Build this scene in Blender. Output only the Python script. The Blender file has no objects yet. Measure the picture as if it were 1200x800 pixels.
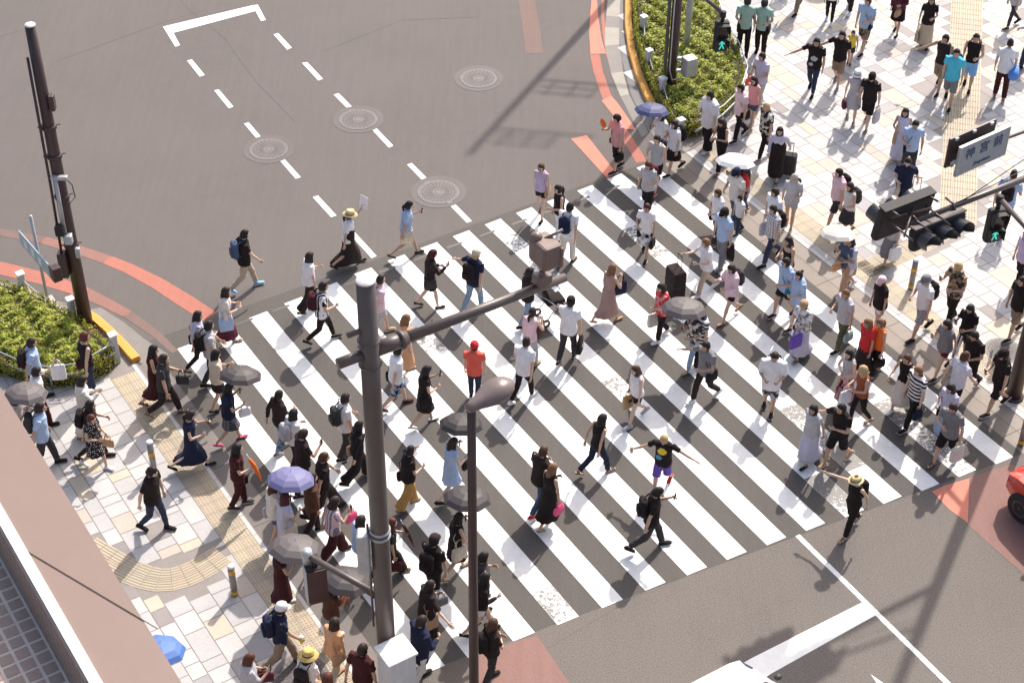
import bpy, math, random
import numpy as np
from mathutils import Vector, Matrix
random.seed(7); np.random.seed(7); PI=math.pi
SC=bpy.context.scene
COL=SC.collection
# ------------------------------------------------------------------ camera model (pixels of the 1200x800 photo -> world)
CF,CP,CR,CH=2058.0,0.689,0.010,24.5
def G(u,v,z=0.0):
    x=(u-600)/CF; y=-(v-400)/CF
    c,s=math.cos(CR),math.sin(CR); x,y=c*x-s*y,s*x+c*y
    dy=math.cos(CP)+y*math.sin(CP); dz=-math.sin(CP)+y*math.cos(CP)
    t=-(CH-z)/dz
    return Vector((x*t,dy*t,z))
A0=-1.002; SD=Vector((math.cos(A0),math.sin(A0),0)); TD=Vector((-math.sin(A0),math.cos(A0),0))
def W(s,t,z=0.0): return SD*s+TD*t+Vector((0,0,z))
def ST(p): return p.dot(SD),p.dot(TD)
cam=bpy.data.cameras.new('camera'); cam.sensor_width=36; cam.lens=CF/1200*36; cam.clip_end=1000; cam.clip_start=0.1
co=bpy.data.objects.new('camera',cam); COL.objects.link(co)
U0=Vector((0,math.sin(CP),math.cos(CP))); F0=Vector((0,math.cos(CP),-math.sin(CP))); X0=Vector((1,0,0))
c,s=math.cos(CR),math.sin(CR)
Xr=X0*c+U0*s; Ur=-X0*s+U0*c
M=Matrix((Xr,Ur,-F0)).transposed().to_4x4(); M.translation=Vector((0,0,CH)); co.matrix_world=M
SC.camera=co
# ------------------------------------------------------------------ light
SAZ=math.radians(64.5); SEL=math.radians(45)
w=bpy.data.worlds.new('World'); SC.world=w; w.use_nodes=True
nt=w.node_tree; bg=nt.nodes['Background']
sky=nt.nodes.new('ShaderNodeTexSky'); sky.sky_type='NISHITA'; sky.sun_disc=False
sky.sun_elevation=SEL; sky.sun_rotation=math.radians(90)-SAZ; sky.air_density=1.0; sky.dust_density=4.0; sky.ozone_density=0.3
nt.links.new(sky.outputs[0],bg.inputs[0]); bg.inputs[1].default_value=SKY_STRENGTH if 'SKY_STRENGTH' in globals() else 0.15
sl=bpy.data.lights.new('sun','SUN'); sl.energy=3.55; sl.angle=math.radians(0.9); sl.color=(1.0,0.93,0.85)
so=bpy.data.objects.new('sun',sl); COL.objects.link(so)
ld=Vector((-math.cos(SAZ)*math.cos(SEL),-math.sin(SAZ)*math.cos(SEL),-math.sin(SEL)))
so.rotation_euler=ld.to_track_quat('-Z','Y').to_euler(); so.location=(10,30,30)
SC.view_settings.view_transform='Standard'; SC.view_settings.look='None'; SC.view_settings.exposure=0.68; SC.view_settings.gamma=1
SC.render.engine='CYCLES'
try:
    SC.cycles.max_bounces=5; SC.cycles.diffuse_bounces=3; SC.cycles.use_denoising=True
except Exception: pass
# ------------------------------------------------------------------ materials
MATS={}
def new_mat(name):
    m=bpy.data.materials.new(name); m.use_nodes=True
    return m,m.node_tree,m.node_tree.nodes['Principled BSDF']
def N(nt,t,**k):
    n=nt.nodes.new(t)
    for a,b in k.items(): setattr(n,a,b)
    return n
def mix(nt,fac,a,b,mode='MIX'):
    n=N(nt,'ShaderNodeMix',data_type='RGBA',blend_type=mode)
    for i,x in ((0,fac),(6,a),(7,b)):
        if isinstance(x,(int,float)): n.inputs[i].default_value=x
        elif isinstance(x,(tuple,list)): n.inputs[i].default_value=(*x[:3],1)
        else: nt.links.new(x,n.inputs[i])
    return n.outputs[2]
def ramp(nt,x,p0,p1,c0=(0,0,0),c1=(1,1,1)):
    n=N(nt,'ShaderNodeValToRGB'); e=n.color_ramp.elements
    e[0].position=p0; e[1].position=p1; e[0].color=(*c0,1); e[1].color=(*c1,1)
    nt.links.new(x,n.inputs[0]); return n.outputs[0]
def noise(nt,scale,detail=3,rough=.55,vec=None,dist=0):
    n=N(nt,'ShaderNodeTexNoise'); n.inputs['Scale'].default_value=scale; n.inputs['Detail'].default_value=detail
    n.inputs['Roughness'].default_value=rough; n.inputs['Distortion'].default_value=dist
    if vec is not None: nt.links.new(vec,n.inputs['Vector'])
    return n.outputs[0]
def objco(nt): return N(nt,'ShaderNodeTexCoord').outputs['Object']
def bump(nt,bs,h,st,dist):
    b=N(nt,'ShaderNodeBump'); b.inputs['Strength'].default_value=st; b.inputs['Distance'].default_value=dist
    nt.links.new(h,b.inputs['Height']); nt.links.new(b.outputs[0],bs.inputs['Normal'])
def mp(nt,vec,scale=(1,1,1),rot=0):
    n=N(nt,'ShaderNodeMapping'); n.inputs['Scale'].default_value=scale; n.inputs['Rotation'].default_value=(0,0,rot)
    nt.links.new(vec,n.inputs[0]); return n.outputs[0]
def asphalt(name,col,speck=.35,patch=.22):
    m,nt,bs=new_mat(name); v=objco(nt)
    a=noise(nt,.30,5,.65,v); b=noise(nt,34,4,.8,v); c_=noise(nt,2.2,6,.7,v,.4); st=noise(nt,1.3,6,.7,mp(nt,v,(5,.30,1),math.radians(57)))
    base=mix(nt,ramp(nt,a,.3,.7),tuple(x*(1-patch) for x in col),tuple(x*(1+patch*.8) for x in col))
    base=mix(nt,ramp(nt,c_,.35,.75),base,tuple(x*1.12 for x in col))
    base=mix(nt,.42,base,mix(nt,ramp(nt,st,.35,.7),tuple(x*.82 for x in col),tuple(x*1.16 for x in col)))
    base=mix(nt,ramp(nt,b,.35,.72),mix(nt,speck,base,tuple(x*.45 for x in col)),mix(nt,speck*.5,base,tuple(min(1,x*2.0) for x in col)))
    nt.links.new(base,bs.inputs[0]); bs.inputs['Roughness'].default_value=.85
    bump(nt,bs,b,.25,.01); return m
def paint(name,col,under,wear=.60,soft=.06,scale=3.0):
    """road paint that has flaked off in patches"""
    m,nt,bs=new_mat(name); v=objco(nt)
    a=noise(nt,scale,8,.75,v); b=noise(nt,.5,3,.5,v); d=noise(nt,45,4,.7,v)
    n=N(nt,'ShaderNodeMath',operation='MULTIPLY_ADD'); nt.links.new(b,n.inputs[0]); n.inputs[1].default_value=.75; nt.links.new(a,n.inputs[2])
    n2=N(nt,'ShaderNodeMath',operation='MULTIPLY_ADD'); nt.links.new(d,n2.inputs[0]); n2.inputs[1].default_value=.25; nt.links.new(n.outputs[0],n2.inputs[2])
    f=ramp(nt,n2.outputs[0],wear+.38,wear+.38+soft)
    dirt=mix(nt,ramp(nt,noise(nt,5,5,.6,v),.4,.75),col,tuple(x*.86 for x in col))
    base=mix(nt,f,dirt,under)
    nt.links.new(base,bs.inputs[0]); bs.inputs['Roughness'].default_value=.6; bump(nt,bs,d,.12,.006); return m
def stone(name,col,var=.10,rough=.7):
    m,nt,bs=new_mat(name); v=objco(nt)
    a=noise(nt,3.0,6,.65,v); b=noise(nt,55,3,.6,v); g=noise(nt,.7,3,.5,v)
    base=mix(nt,ramp(nt,a,.3,.7),tuple(x*(1-var) for x in col),tuple(min(.9,x*(1+var)) for x in col))
    base=mix(nt,ramp(nt,g,.35,.8),base,tuple(x*.86 for x in col))
    base=mix(nt,.14,base,mix(nt,ramp(nt,b,.4,.6),tuple(x*.5 for x in col),tuple(min(1,x*1.5) for x in col)))
    nt.links.new(base,bs.inputs[0]); bs.inputs['Roughness'].default_value=rough; bump(nt,bs,b,.1,.004); return m
def metal(name,col,rough=.4,met=.0,dirt=.25):
    m,nt,bs=new_mat(name); v=objco(nt)
    a=noise(nt,4,6,.65,v); b=noise(nt,1.2,4,.6,mp(nt,v,(8,8,.6)))
    base=mix(nt,ramp(nt,a,.4,.8),col,tuple(x*(1-dirt) for x in col)); base=mix(nt,ramp(nt,b,.5,.8),base,tuple(min(1,x*(1+dirt)) for x in col))
    nt.links.new(base,bs.inputs[0]); bs.inputs['Roughness'].default_value=rough; bs.inputs['Metallic'].default_value=met
    bump(nt,bs,noise(nt,25,3,.6,v),.06,.004); return m
def plain(name,col,rough=.5,met=0,emit=None):
    m,nt,bs=new_mat(name); bs.inputs[0].default_value=(*col,1); bs.inputs['Roughness'].default_value=rough; bs.inputs['Metallic'].default_value=met
    v=objco(nt); a=noise(nt,9,4,.6,v); nt.links.new(mix(nt,ramp(nt,a,.3,.7),tuple(x*.88 for x in col),tuple(min(1,x*1.08) for x in col)),bs.inputs[0])
    if emit: bs.inputs['Emission Color'].default_value=(*col,1); bs.inputs['Emission Strength'].default_value=emit
    return m
C={'black':(.017,.0115,.0115),'softblack':(.028,.018,.018),'violet':(.14,.14,.29),'umbblue':(.065,.15,.42),'hatyellow':(.60,.43,.16),'umbnavy':(.055,.065,.17),'umbgrey':(.10,.085,.088),'umbdark':(.046,.038,.040),'umbblack':(.024,.020,.021),'charcoal':(.045,.04,.042),'darkgrey':(.075,.07,.075),'grey':(.20,.19,.20),'lightgrey':(.42,.41,.43),
'white':(.74,.72,.73),'offwhite':(.66,.61,.55),'cream':(.58,.49,.38),'navy':(.014,.018,.045),'denim':(.07,.10,.17),'darkdenim':(.03,.04,.075),'lightdenim':(.24,.33,.45),
'lightblue':(.36,.46,.64),'blue':(.10,.24,.62),'skyblue':(.22,.48,.78),'turquoise':(.08,.46,.62),'mint':(.34,.48,.42),'lilac':(.50,.40,.56),'lavender':(.50,.48,.58),'pink':(.62,.30,.30),
'lightpink':(.70,.50,.54),'dustypink':(.36,.23,.20),'hotpink':(.72,.10,.22),'red':(.52,.03,.035),'coral':(.72,.12,.08),'orange':(.80,.17,.03),'rust':(.28,.08,.035),'maroon':(.055,.012,.015),
'burgundy':(.11,.02,.035),'brown':(.095,.045,.03),'tan':(.42,.27,.16),'beige':(.48,.39,.29),'khaki':(.26,.19,.13),'mustard':(.38,.22,.07),'olive':(.09,.09,.055),'peach':(.60,.33,.18),
'purple':(.16,.09,.42),'yellow':(.75,.58,.06),'teal':(.04,.20,.26),'straw':(.62,.48,.27),'kraft':(.42,.28,.15),'seafoam':(.26,.36,.33)}
PATT=('motif','stripes','thinstripes','vstripes','check','floral','camo','dots','print')
def fabric(spec):
    """spec 'black', 'stripes white black', 'floral pink black' ..."""
    if spec in MATS: return MATS[spec]
    w_=spec.split(); m,nt,bs=new_mat('fabric '+spec); v=objco(nt)
    if w_[0] in PATT: p,a,b=w_[0],C[w_[1]],C[w_[2]]
    else: p,a,b=None,C[w_[0]],None
    col=None
    if p in('stripes','thinstripes','vstripes'):
        n=N(nt,'ShaderNodeTexWave',bands_direction='Y' if p=='vstripes' else 'Z'); n.inputs['Scale'].default_value={'stripes':3.4,'thinstripes':5.5,'vstripes':4.5}[p]; n.inputs['Distortion'].default_value=.4
        nt.links.new(v,n.inputs[0]); col=mix(nt,ramp(nt,n.outputs[0],.45,.55),a,b)
    elif p=='motif':
        col=None; cur=a; q=[(1.10,.03,.085,b),(.93,-.02,.06,(.10,.35,.50) if 'yellow' in w_ else b)]
        for zz,yy,rr,cc in q:
            n=N(nt,'ShaderNodeVectorMath',operation='DISTANCE'); n.inputs[1].default_value=(.13,yy,zz); nz=N(nt,'ShaderNodeMix',data_type='VECTOR'); nz.inputs[0].default_value=.06
            tn=N(nt,'ShaderNodeTexNoise'); tn.inputs['Scale'].default_value=14; nt.links.new(v,tn.inputs[0]); nt.links.new(v,nz.inputs[4]); nt.links.new(tn.outputs['Color'],nz.inputs[5]); nt.links.new(nz.outputs[1],n.inputs[0])
            cur=mix(nt,ramp(nt,n.outputs['Value'],rr,rr+.01),cc,cur)
        col=cur
    elif p=='check':
        k=[]
        for dr in 'YZ':
            n=N(nt,'ShaderNodeTexWave',bands_direction=dr); n.inputs['Scale'].default_value=5; nt.links.new(v,n.inputs[0]); k.append(ramp(nt,n.outputs[0],.4,.6))
        col=mix(nt,.5,mix(nt,k[0],a,b),mix(nt,k[1],a,b))
    elif p in('floral','camo','dots','print'):
        n=N(nt,'ShaderNodeTexVoronoi'); n.inputs['Scale'].default_value={'floral':16,'camo':12,'dots':28,'print':9}[p]; nt.links.new(v,n.inputs[0])
        if p=='dots': col=mix(nt,ramp(nt,n.outputs['Distance'],.22,.3),b,a)
        else:
            q=N(nt,'ShaderNodeSeparateColor'); nt.links.new(n.outputs['Color'],q.inputs[0])
            lo={'print':.74,'camo':.5,'floral':.58}[p]; col=mix(nt,ramp(nt,q.outputs[0],lo,lo+.05),a,b)
            col=mix(nt,ramp(nt,q.outputs[1],.78,.8),col,tuple((x+y)/2 for x,y in zip(a,b)))
    fold=noise(nt,7,4,.6,mp(nt,v,(1.6,1.6,.7)),.6)
    src=col if col is not None else a
    k=ramp(nt,fold,.25,.75,(.86,.86,.86),(1.1,1.1,1.1))
    out=mix(nt,1.0,src,k,'MULTIPLY')
    nt.links.new(out,bs.inputs[0]); bs.inputs['Roughness'].default_value=.9; bs.inputs['Specular IOR Level'].default_value=.25
    bump(nt,bs,fold,.55,.03); MATS[spec]=m; return m
def canopy(spec):
    k='canopy '+spec
    if k not in MATS:
        m,nt,bs=new_mat('umbrella cloth '+spec); a=C[spec]; v=objco(nt); f=noise(nt,3,3,.5,v); nt.links.new(mix(nt,f,tuple(x*.85 for x in a),tuple(min(.8,x*1.1) for x in a)),bs.inputs[0]); bs.inputs['Roughness'].default_value=.6
        tr=N(nt,'ShaderNodeBsdfTranslucent'); tr.inputs[0].default_value=(*a,1); mx=N(nt,'ShaderNodeMixShader'); mx.inputs[0].default_value=.08
        nt.links.new(bs.outputs[0],mx.inputs[1]); nt.links.new(tr.outputs[0],mx.inputs[2]); nt.links.new(mx.outputs[0],nt.nodes['Material Output'].inputs[0]); MATS[k]=m
    return MATS[k]
def skinm(t):
    k='skin%d'%t
    if k not in MATS:
        col=[(.52,.33,.235),(.44,.27,.185),(.60,.41,.31),(.36,.21,.14)][t]
        m,nt,bs=new_mat('skin'); v=objco(nt); nt.links.new(mix(nt,noise(nt,12,3,.5,v),tuple(x*.86 for x in col),tuple(x*1.1 for x in col)),bs.inputs[0])
        bs.inputs['Roughness'].default_value=.5; MATS[k]=m
    return MATS[k]
HC={'burgundy':(.05,.012,.014),'black':(.012,.009,.009),'dark':(.022,.014,.012),'brown':(.06,.028,.016),'auburn':(.075,.022,.013),'red':(.04,.008,.009),'lightbrown':(.17,.085,.04),'blond':(.40,.27,.13),'grey':(.30,.28,.26)}
def hairm(c_):
    k='hair'+c_
    if k not in MATS:
        col=HC[c_]; m,nt,bs=new_mat('hair '+c_); v=objco(nt); n=noise(nt,40,4,.6,mp(nt,v,(1,1,.12)))
        nt.links.new(mix(nt,n,tuple(x*.6 for x in col),tuple(min(1,x*1.8) for x in col)),bs.inputs[0]); bs.inputs['Roughness'].default_value=.58; bs.inputs['Specular IOR Level'].default_value=.3
        bump(nt,bs,n,.6,.01); MATS[k]=m
    return MATS[k]
def gm(key,fn,*a,**k):
    if key not in MATS: MATS[key]=fn(key,*a,**k)
    return MATS[key]
# ------------------------------------------------------------------ mesh helpers
class MB:
    def __init__(s,org=(0,0,0)): s.v=[]; s.f=[]; s.m=[]; s.o=Vector(org)
    def add(s,vs,fs,mi=0):
        b=len(s.v); s.v+=[tuple(Vector(x)-s.o) for x in vs]; s.f+=[tuple(i+b for i in f) for f in fs]; s.m+=[mi]*len(fs); return s
    def poly(s,pts,mi=0): return s.add(pts,[tuple(range(len(pts)))],mi)
    def rings(s,rs,mi=0,cap=True,closed=True):
        n=len(rs[0]); vs=[p for r in rs for p in r]; fs=[]
        for i in range(len(rs)-1):
            for j in range(n if closed else n-1):
                k=(j+1)%n; fs.append((i*n+j,i*n+k,(i+1)*n+k,(i+1)*n+j))
        if cap: fs.append(tuple(range(n-1,-1,-1))); fs.append(tuple((len(rs)-1)*n+j for j in range(n)))
        return s.add(vs,fs,mi)
    def tube(s,pts,rad,seg=10,mi=0,cap=True,ref=None,flat=1.0):
        pts=[Vector(p) for p in pts]
        if not isinstance(rad,(list,tuple)): rad=[rad]*len(pts)
        rs=[]
        for i,p in enumerate(pts):
            t=(pts[min(i+1,len(pts)-1)]-pts[max(i-1,0)]).normalized()
            up=Vector(ref) if ref else (Vector((0,0,1)) if abs(t.z)<.9 else Vector((1,0,0)))
            a=t.cross(up)
            if a.length<1e-4: a=t.cross(Vector((0,1,0)))
            a.normalize(); b=t.cross(a)
            r=rad[i]; ra,rb=(r if isinstance(r,(list,tuple)) else (r,r*flat))
            rs.append([p+a*(math.cos(2*PI*j/seg)*ra)+b*(math.sin(2*PI*j/seg)*rb) for j in range(seg)])
        return s.rings(rs,mi,cap)
    def box(s,c,size,R=None,mi=0,bev=0.0):
        c=Vector(c); x,y,z=[k/2 for k in size]; R=R or Matrix.Identity(3)
        if bev<=0:
            vs=[c+R@Vector((i*x,j*y,k*z)) for k in(-1,1) for i,j in((-1,-1),(1,-1),(1,1),(-1,1))]
            return s.add(vs,[(3,2,1,0),(4,5,6,7),(0,1,5,4),(1,2,6,5),(2,3,7,6),(3,0,4,7)],mi)
        b=min(bev,x*.9,y*.9,z*.9)
        def ring(xx,yy,zz,bb):
            o=[]
            for sx,sy,a0 in((1,1,0),(-1,1,90),(-1,-1,180),(1,-1,270)):
                for k in range(3):
                    a=math.radians(a0+k*45); o.append(c+R@Vector((sx*(xx-bb)+bb*math.cos(a),sy*(yy-bb)+bb*math.sin(a),zz)))
            return o
        q=b*.29
        return s.rings([ring(x-b,y-b,-z,b*.02+1e-4),ring(x-q,y-q,-z+q,b),ring(x,y,-z+b,b),ring(x,y,z-b,b),ring(x-q,y-q,z-q,b),ring(x-b,y-b,z,b*.02+1e-4)],mi)
    def ell(s,c,r,R=None,mi=0,n=10,m=7):
        c=Vector(c); R=R or Matrix.Identity(3); rs=[]
        for i in range(m+1):
            th=PI*min(max(i/m,.02),.98); rs.append([c+R@Vector((r[0]*math.sin(th)*math.cos(2*PI*j/n),r[1]*math.sin(th)*math.sin(2*PI*j/n),r[2]*math.cos(th))) for j in range(n)])
        return s.rings(rs[::-1],mi)
    def build(s,name,mats,parent=None,smooth=False,loc=None,auto=None):
        me=bpy.data.meshes.new(name); me.from_pydata(s.v,[],s.f)
        if not isinstance(mats,(list,tuple)): mats=[mats]
        for m in mats: me.materials.append(m)
        me.polygons.foreach_set('material_index',s.m)
        if smooth: me.polygons.foreach_set('use_smooth',[True]*len(s.f))
        me.update(); return link(name,me,parent,loc)
def link(name,me,parent=None,loc=None):
    o=bpy.data.objects.new(name,me); COL.objects.link(o)
    if parent is not None: o.parent=parent
    if loc is not None: o.location=loc
    return o
def thing(name,label,cat,loc=(0,0,0),rz=0,group=None):
    o=bpy.data.objects.new(name,None); COL.objects.link(o); o.empty_display_size=.2
    o.location=loc; o.rotation_euler=(0,0,rz); tag(o,label,cat,group); return o
def tag(o,label,cat,group=None,kind=None):
    o['label']=label; o['category']=cat
    if group: o['group']=group
    if kind: o['kind']=kind
    return o
def struct(name,mb,mats,smooth=False):
    o=mb.build(name,mats,smooth=smooth); o['kind']='structure'; return o
def copy_tree(o,loc=None,rz=None,label=None):
    r=o.copy(); COL.objects.link(r)
    if loc is not None: r.location=loc
    if rz is not None: r.rotation_euler=(0,0,rz)
    if label: r['label']=label
    for ch in o.children:
        c_=ch.copy(); COL.objects.link(c_); c_.parent=r
        for g in ch.children:
            d_=g.copy(); COL.objects.link(d_); d_.parent=c_
    return r
def inpoly(x,y,P):
    k=False; n=len(P); j=n-1
    for i in range(n):
        xi,yi=P[i][0],P[i][1]; xj,yj=P[j][0],P[j][1]
        if (yi>y)!=(yj>y) and x<(xj-xi)*(y-yi)/(yj-yi)+xi: k=not k
        j=i
    return k
def Rz(a): return Matrix.Rotation(a,3,'Z')
# ================================================================== SETTING
ASPH=(.113,.097,.090); ASPD=(.084,.074,.067)
m_road=asphalt('asphalt',ASPH); m_cross=asphalt('asphalt of the crossing',ASPD,.4,.15)
m_white=paint('white road paint',(.76,.76,.74),ASPD,wear=.63,scale=4); m_white2=paint('white lane paint',(.76,.76,.74),ASPH,wear=.62)
m_worn=paint('worn white road paint',(.74,.74,.72),(.17,.16,.15),wear=.55,soft=.06,scale=11)
m_orange=asphalt('orange road paint',(.56,.20,.14),.12,.10); m_orange2=asphalt('faded orange road paint',(.37,.135,.098),.3,.2); m_orange3=asphalt('worn orange road paint',(.25,.125,.10),.3,.25); m_orange4=asphalt('nearly gone orange paint',(.165,.108,.093),.3,.2)
m_red=asphalt('brick red road surface',(.225,.125,.108),.35,.15)
m_conc=stone('concrete gutter',(.185,.168,.155),.15); m_concl=stone('pale concrete gutter block',(.30,.275,.235),.15); m_concd=stone('dark gutter',(.14,.135,.135))
m_yel=stone('yellow kerb paint',(.62,.30,.05),.08)
mb=MB(); mb.poly([(-200,-60,0),(200,-60,0),(200,340,0),(-200,340,0)]); struct('road',mb,m_road)
SB=lambda i:-17.8+.105*(i-2)*1.0          # lower end of stripe i
m_road2=asphalt('coarse asphalt',(.142,.123,.109),.75,.30)
mb=MB(); mb.poly([W(-18.15,9.0,.0012),W(-16.45,24.0,.0012),W(40,60,.0012),W(40,-40,.0012),W(-17.9,-40,.0012)][::-1]); struct('road_near_side',mb,m_road2)
mb=MB(); mb.poly([W(-29.25,8.7,.004),W(SB(-1)-.05,8.7,.004),W(SB(14)+.1,23.75,.004),W(-29.25,23.75,.004)]); struct('crosswalk_asphalt',mb,m_cross)
TN=[9.68,10.57,11.47,12.37,13.30,14.23,15.13,16.02,16.91,17.80,18.69,19.58,20.47,21.38,22.29]
T0=[-28.67,-28.76,-28.82,-28.88,-28.95,-29.02,-29.06,-29.08,-29.09,-29.10,-29.11,-29.12,-29.12,-29.16,-29.18]
B0=[-18.0,-17.9,-17.8,-17.7,-17.61,-17.54,-17.44,-17.36,-17.26,-17.16,-17.04,-16.93,-16.80,-16.71,-16.59]
mb=MB()
for i in range(15):
    mb.poly([W(T0[i],TN[i],.008),W(B0[i],TN[i],.008),W(B0[i]+.03,TN[i]+.45,.008),W(T0[i]-.01,TN[i]+.45,.008)],0)
worn=[(9,-28.5,-26.4),(8,-22.9,-22.3),(13,-19.3,-16.8),(10,-18.3,-17.1),(11,-20.2,-18.0),(3,-18.6,-17.75),(5,-26.4,-25.6),(12,-27.2,-25.9)]
mb2=MB()
for i,s0,s1 in worn: mb2.poly([W(s0,TN[i]+.004,.0085),W(s1,TN[i]+.004,.0085),W(s1+.02,TN[i]+.446,.0085),W(s0+.02,TN[i]+.446,.0085)],0)
struct('crosswalk_stripes',mb,m_white); struct('crosswalk_worn_paint',mb2,m_worn)
# lane markings
mb=MB()
def pz(pts,z,mi=0): mb.poly([G(u,v,z) for u,v in pts],mi)
dl=[[(219,71),(225,70),(240,88),(234,90)],[(251,106),(256.5,105),(273.5,125),(268,127)],[(286,145),(291.5,143.5),(309,164),(303.5,165.5)],[(327,187),(332.5,185.5),(352.5,207.5),(346.5,209.5)],[(366.5,231),(372.5,229),(394.5,252.5),(388,254.5)],[(406,270),(412,268),(441.5,300),(435.5,302.5)],
[(320.5,40.5),(326,39),(342,56),(336.5,58.5)],[(354,74),(360,73),(378.5,92.5),(373,94.5)],[(391,111),(397,109.5),(415.5,128),(410,130)],[(435,151),(440.5,149.5),(461,171),(455.5,173)],[(477,193),(482.5,191),(504.5,213),(498.5,215)],[(524,237.5),(530,235.5),(553,259),(547,261)]]
for q in dl: pz(q,.004)
pz([(191,31.5),(298,6),(302,12.5),(204,38.5)],.004); pz([(191.3,32),(199,31),(211,53),(205.5,55)],.0045); pz([(296,7),(302,5.5),(311.5,23.5),(306,25)],.0045)
pz([(1011,705),(1031,717.5),(905,788),(868,812),(838,796),(880,771)],.004)
LA,LB=G(934.5,627),G(1150,839); ln_=(LB-LA).length; ld_=(LB-LA).normalized(); ln2=Vector((-ld_.y,ld_.x,0))*.052; q_=0
while q_<ln_:
    a_=LA+ld_*q_; b_=LA+ld_*min(ln_,q_+.43); mb.poly([a_+ln2+Vector((0,0,.0046)),a_-ln2+Vector((0,0,.0046)),b_-ln2+Vector((0,0,.0046)),b_+ln2+Vector((0,0,.0046))]); q_+=.445
pz([(1020.5,789.5),(1034,799),(1050,812),(1036,812)],.004)
struct('lane_markings',mb,m_white2)
mb=MB()
pz([(669,162.5),(687.5,158.5),(722.5,203),(712,209.5)],.005); pz([(694,-8),(699,-8),(701,20),(705,46),(710,63),(692,63.5),(690.5,40),(692,14)],.005)
pz([(705,118),(716,112),(724,121),(742,147),(744.5,152),(731,151)],.005); pz([(1092,575.5),(1108,568),(1136,560),(1134,612),(1112,596)],.005)
struct('orange_lane_paint',mb,m_orange)
mb=MB()
def strip(pts,hw,z,mi=0):
    P=[G(u,v,z) for u,v in pts]; L=[];R=[]
    for i,p in enumerate(P):
        t=(P[min(i+1,len(P)-1)]-P[max(i-1,0)]).normalized(); n=Vector((-t.y,t.x,0)); h=hw if not isinstance(hw,list) else hw[i]
        L.append(p+n*h); R.append(p-n*h)
    for i in range(len(P)-1): mb.poly([R[i],R[i+1],L[i+1],L[i]],mi)
strip([(616,-20),(618,5),(622,30),(626,63)],.24,.004,2); strip([(697,64),(701,84),(708,105),(714,120)],.13,.0045)
strip([(707,-10),(706,15),(708,40),(712,64),(719,88),(733,117),(752,150)],.045,.0055)
strip([(728,152),(745,178),(752,190)],.14,.0045)
strip([(-60,262),(0,272),(50,281)],[.12,.13,.14],.004,2); strip([(50,281),(90,292),(125,304)],[.14,.15,.16],.004,1); strip([(125,304),(150,314),(185,332),(215,351),(246,371)],[.16,.17,.19,.21,.20],.004,0)
strip([(-80,300),(0,314),(50,326),(100,343)],[.22,.22,.21,.17],.0045,0); strip([(100,343),(125,355),(150,368)],[.17,.15,.13],.0045,1); strip([(150,368),(185,393),(205,412)],[.13,.10,.07],.0045,2)
struct('faded_orange_curve',mb,[m_orange2,m_orange3,m_orange4])
mb=MB()
pz([(1134,560),(1184,543.5),(1330,600),(1330,760),(1200,672),(1175,651),(1133,613)],.0045)
pz([(601,752),(627.5,744.5),(655,782),(672,806),(560,812),(548,772)],.0045)
strip([(627,744),(652,780),(668,808)],.03,.0052)
struct('brick_red_road_surface',mb,m_red)
# hairline joints in the asphalt
mb=MB()
strip([(208,-4),(222,12),(262,44),(300,96),(345,142)],.009,.003); strip([(66,72),(110,56),(190,27),(240,12)],.010,.003); strip([(-10,46),(60,25)],.008,.003)
strip([(380,60),(430,40),(470,24),(560,20)],.007,.003); strip([(640,760),(760,690),(890,640)],.005,.003)
struct('road_joint_seams',mb,plain('tar seam',(.085,.078,.075),.8))
# unused asphalt tone for a painted cast shadow of the traffic lights
m_shade=asphalt('asphalt shadow patch',(.112,.096,.089),.4)
mb=MB()

# manhole covers
m_mh=stone('manhole iron',(.140,.120,.115),.14,.6); m_mhr=stone('manhole collar',(.100,.086,.080)); m_mhl=stone('manhole rim',(.165,.142,.135)); m_mhd=plain('manhole groove',(.110,.094,.089),.8)
def disc(m_,c_,r0,r1,z,mi,n=40):
    vs=[c_+Vector((r*math.cos(2*PI*j/n),r*math.sin(2*PI*j/n),z)) for r in(r0,r1) for j in range(n)]
    if r0<=1e-6: m_.poly(vs[n:],mi)
    else: m_.add(vs,[(j,(j+1)%n,n+(j+1)%n,n+j)[::-1] for j in range(n)],mi)
def manhole(u,v,r,col,label,zb=.0056):
    c_=G(u,v); t=thing('manhole_cover',label,'manhole cover',(c_.x,c_.y,0),random.random()*3,'round manhole covers set in the road')
    b=MB()
    o=Vector((0,0,0))
    if col: disc(b,o,r*1.02,r*1.32,zb,0); b.build('collar',m_mhr,t)
    b=MB(); disc(b,o,r*.93,r,zb+.004,0); b.build('rim',m_mhl,t)
    b=MB(); disc(b,o,0,r*.93,zb+.002,0)
    for k in range(1,6):
        disc(b,o,r*(.15*k),r*(.15*k+.035),zb+.005,1)
    for k in range(24):
        a=2*PI*k/24; p=Vector((math.cos(a),math.sin(a),0)); q=Vector((-p.y,p.x,0))*.008
        b.poly([p*r*.3+q+Vector((0,0,zb+.0065)),p*r*.3-q+Vector((0,0,zb+.0065)),p*r*.88-q+Vector((0,0,zb+.0065)),p*r*.88+q+Vector((0,0,zb+.0065))],1)
    b.build('cover',[m_mh,m_mhd],t)
manhole(561,92,.50,True,'round manhole cover alone at the far side of the road, away from the lane dashes')
manhole(420,140,.50,True,'round manhole cover interrupting the right-hand line of lane dashes, farther of the two there')
manhole(315,175,.49,True,'round manhole cover beside the left-hand line of lane dashes')
manhole(514,225,.52,True,'round manhole cover in the road just beyond the crossing stripes')
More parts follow.
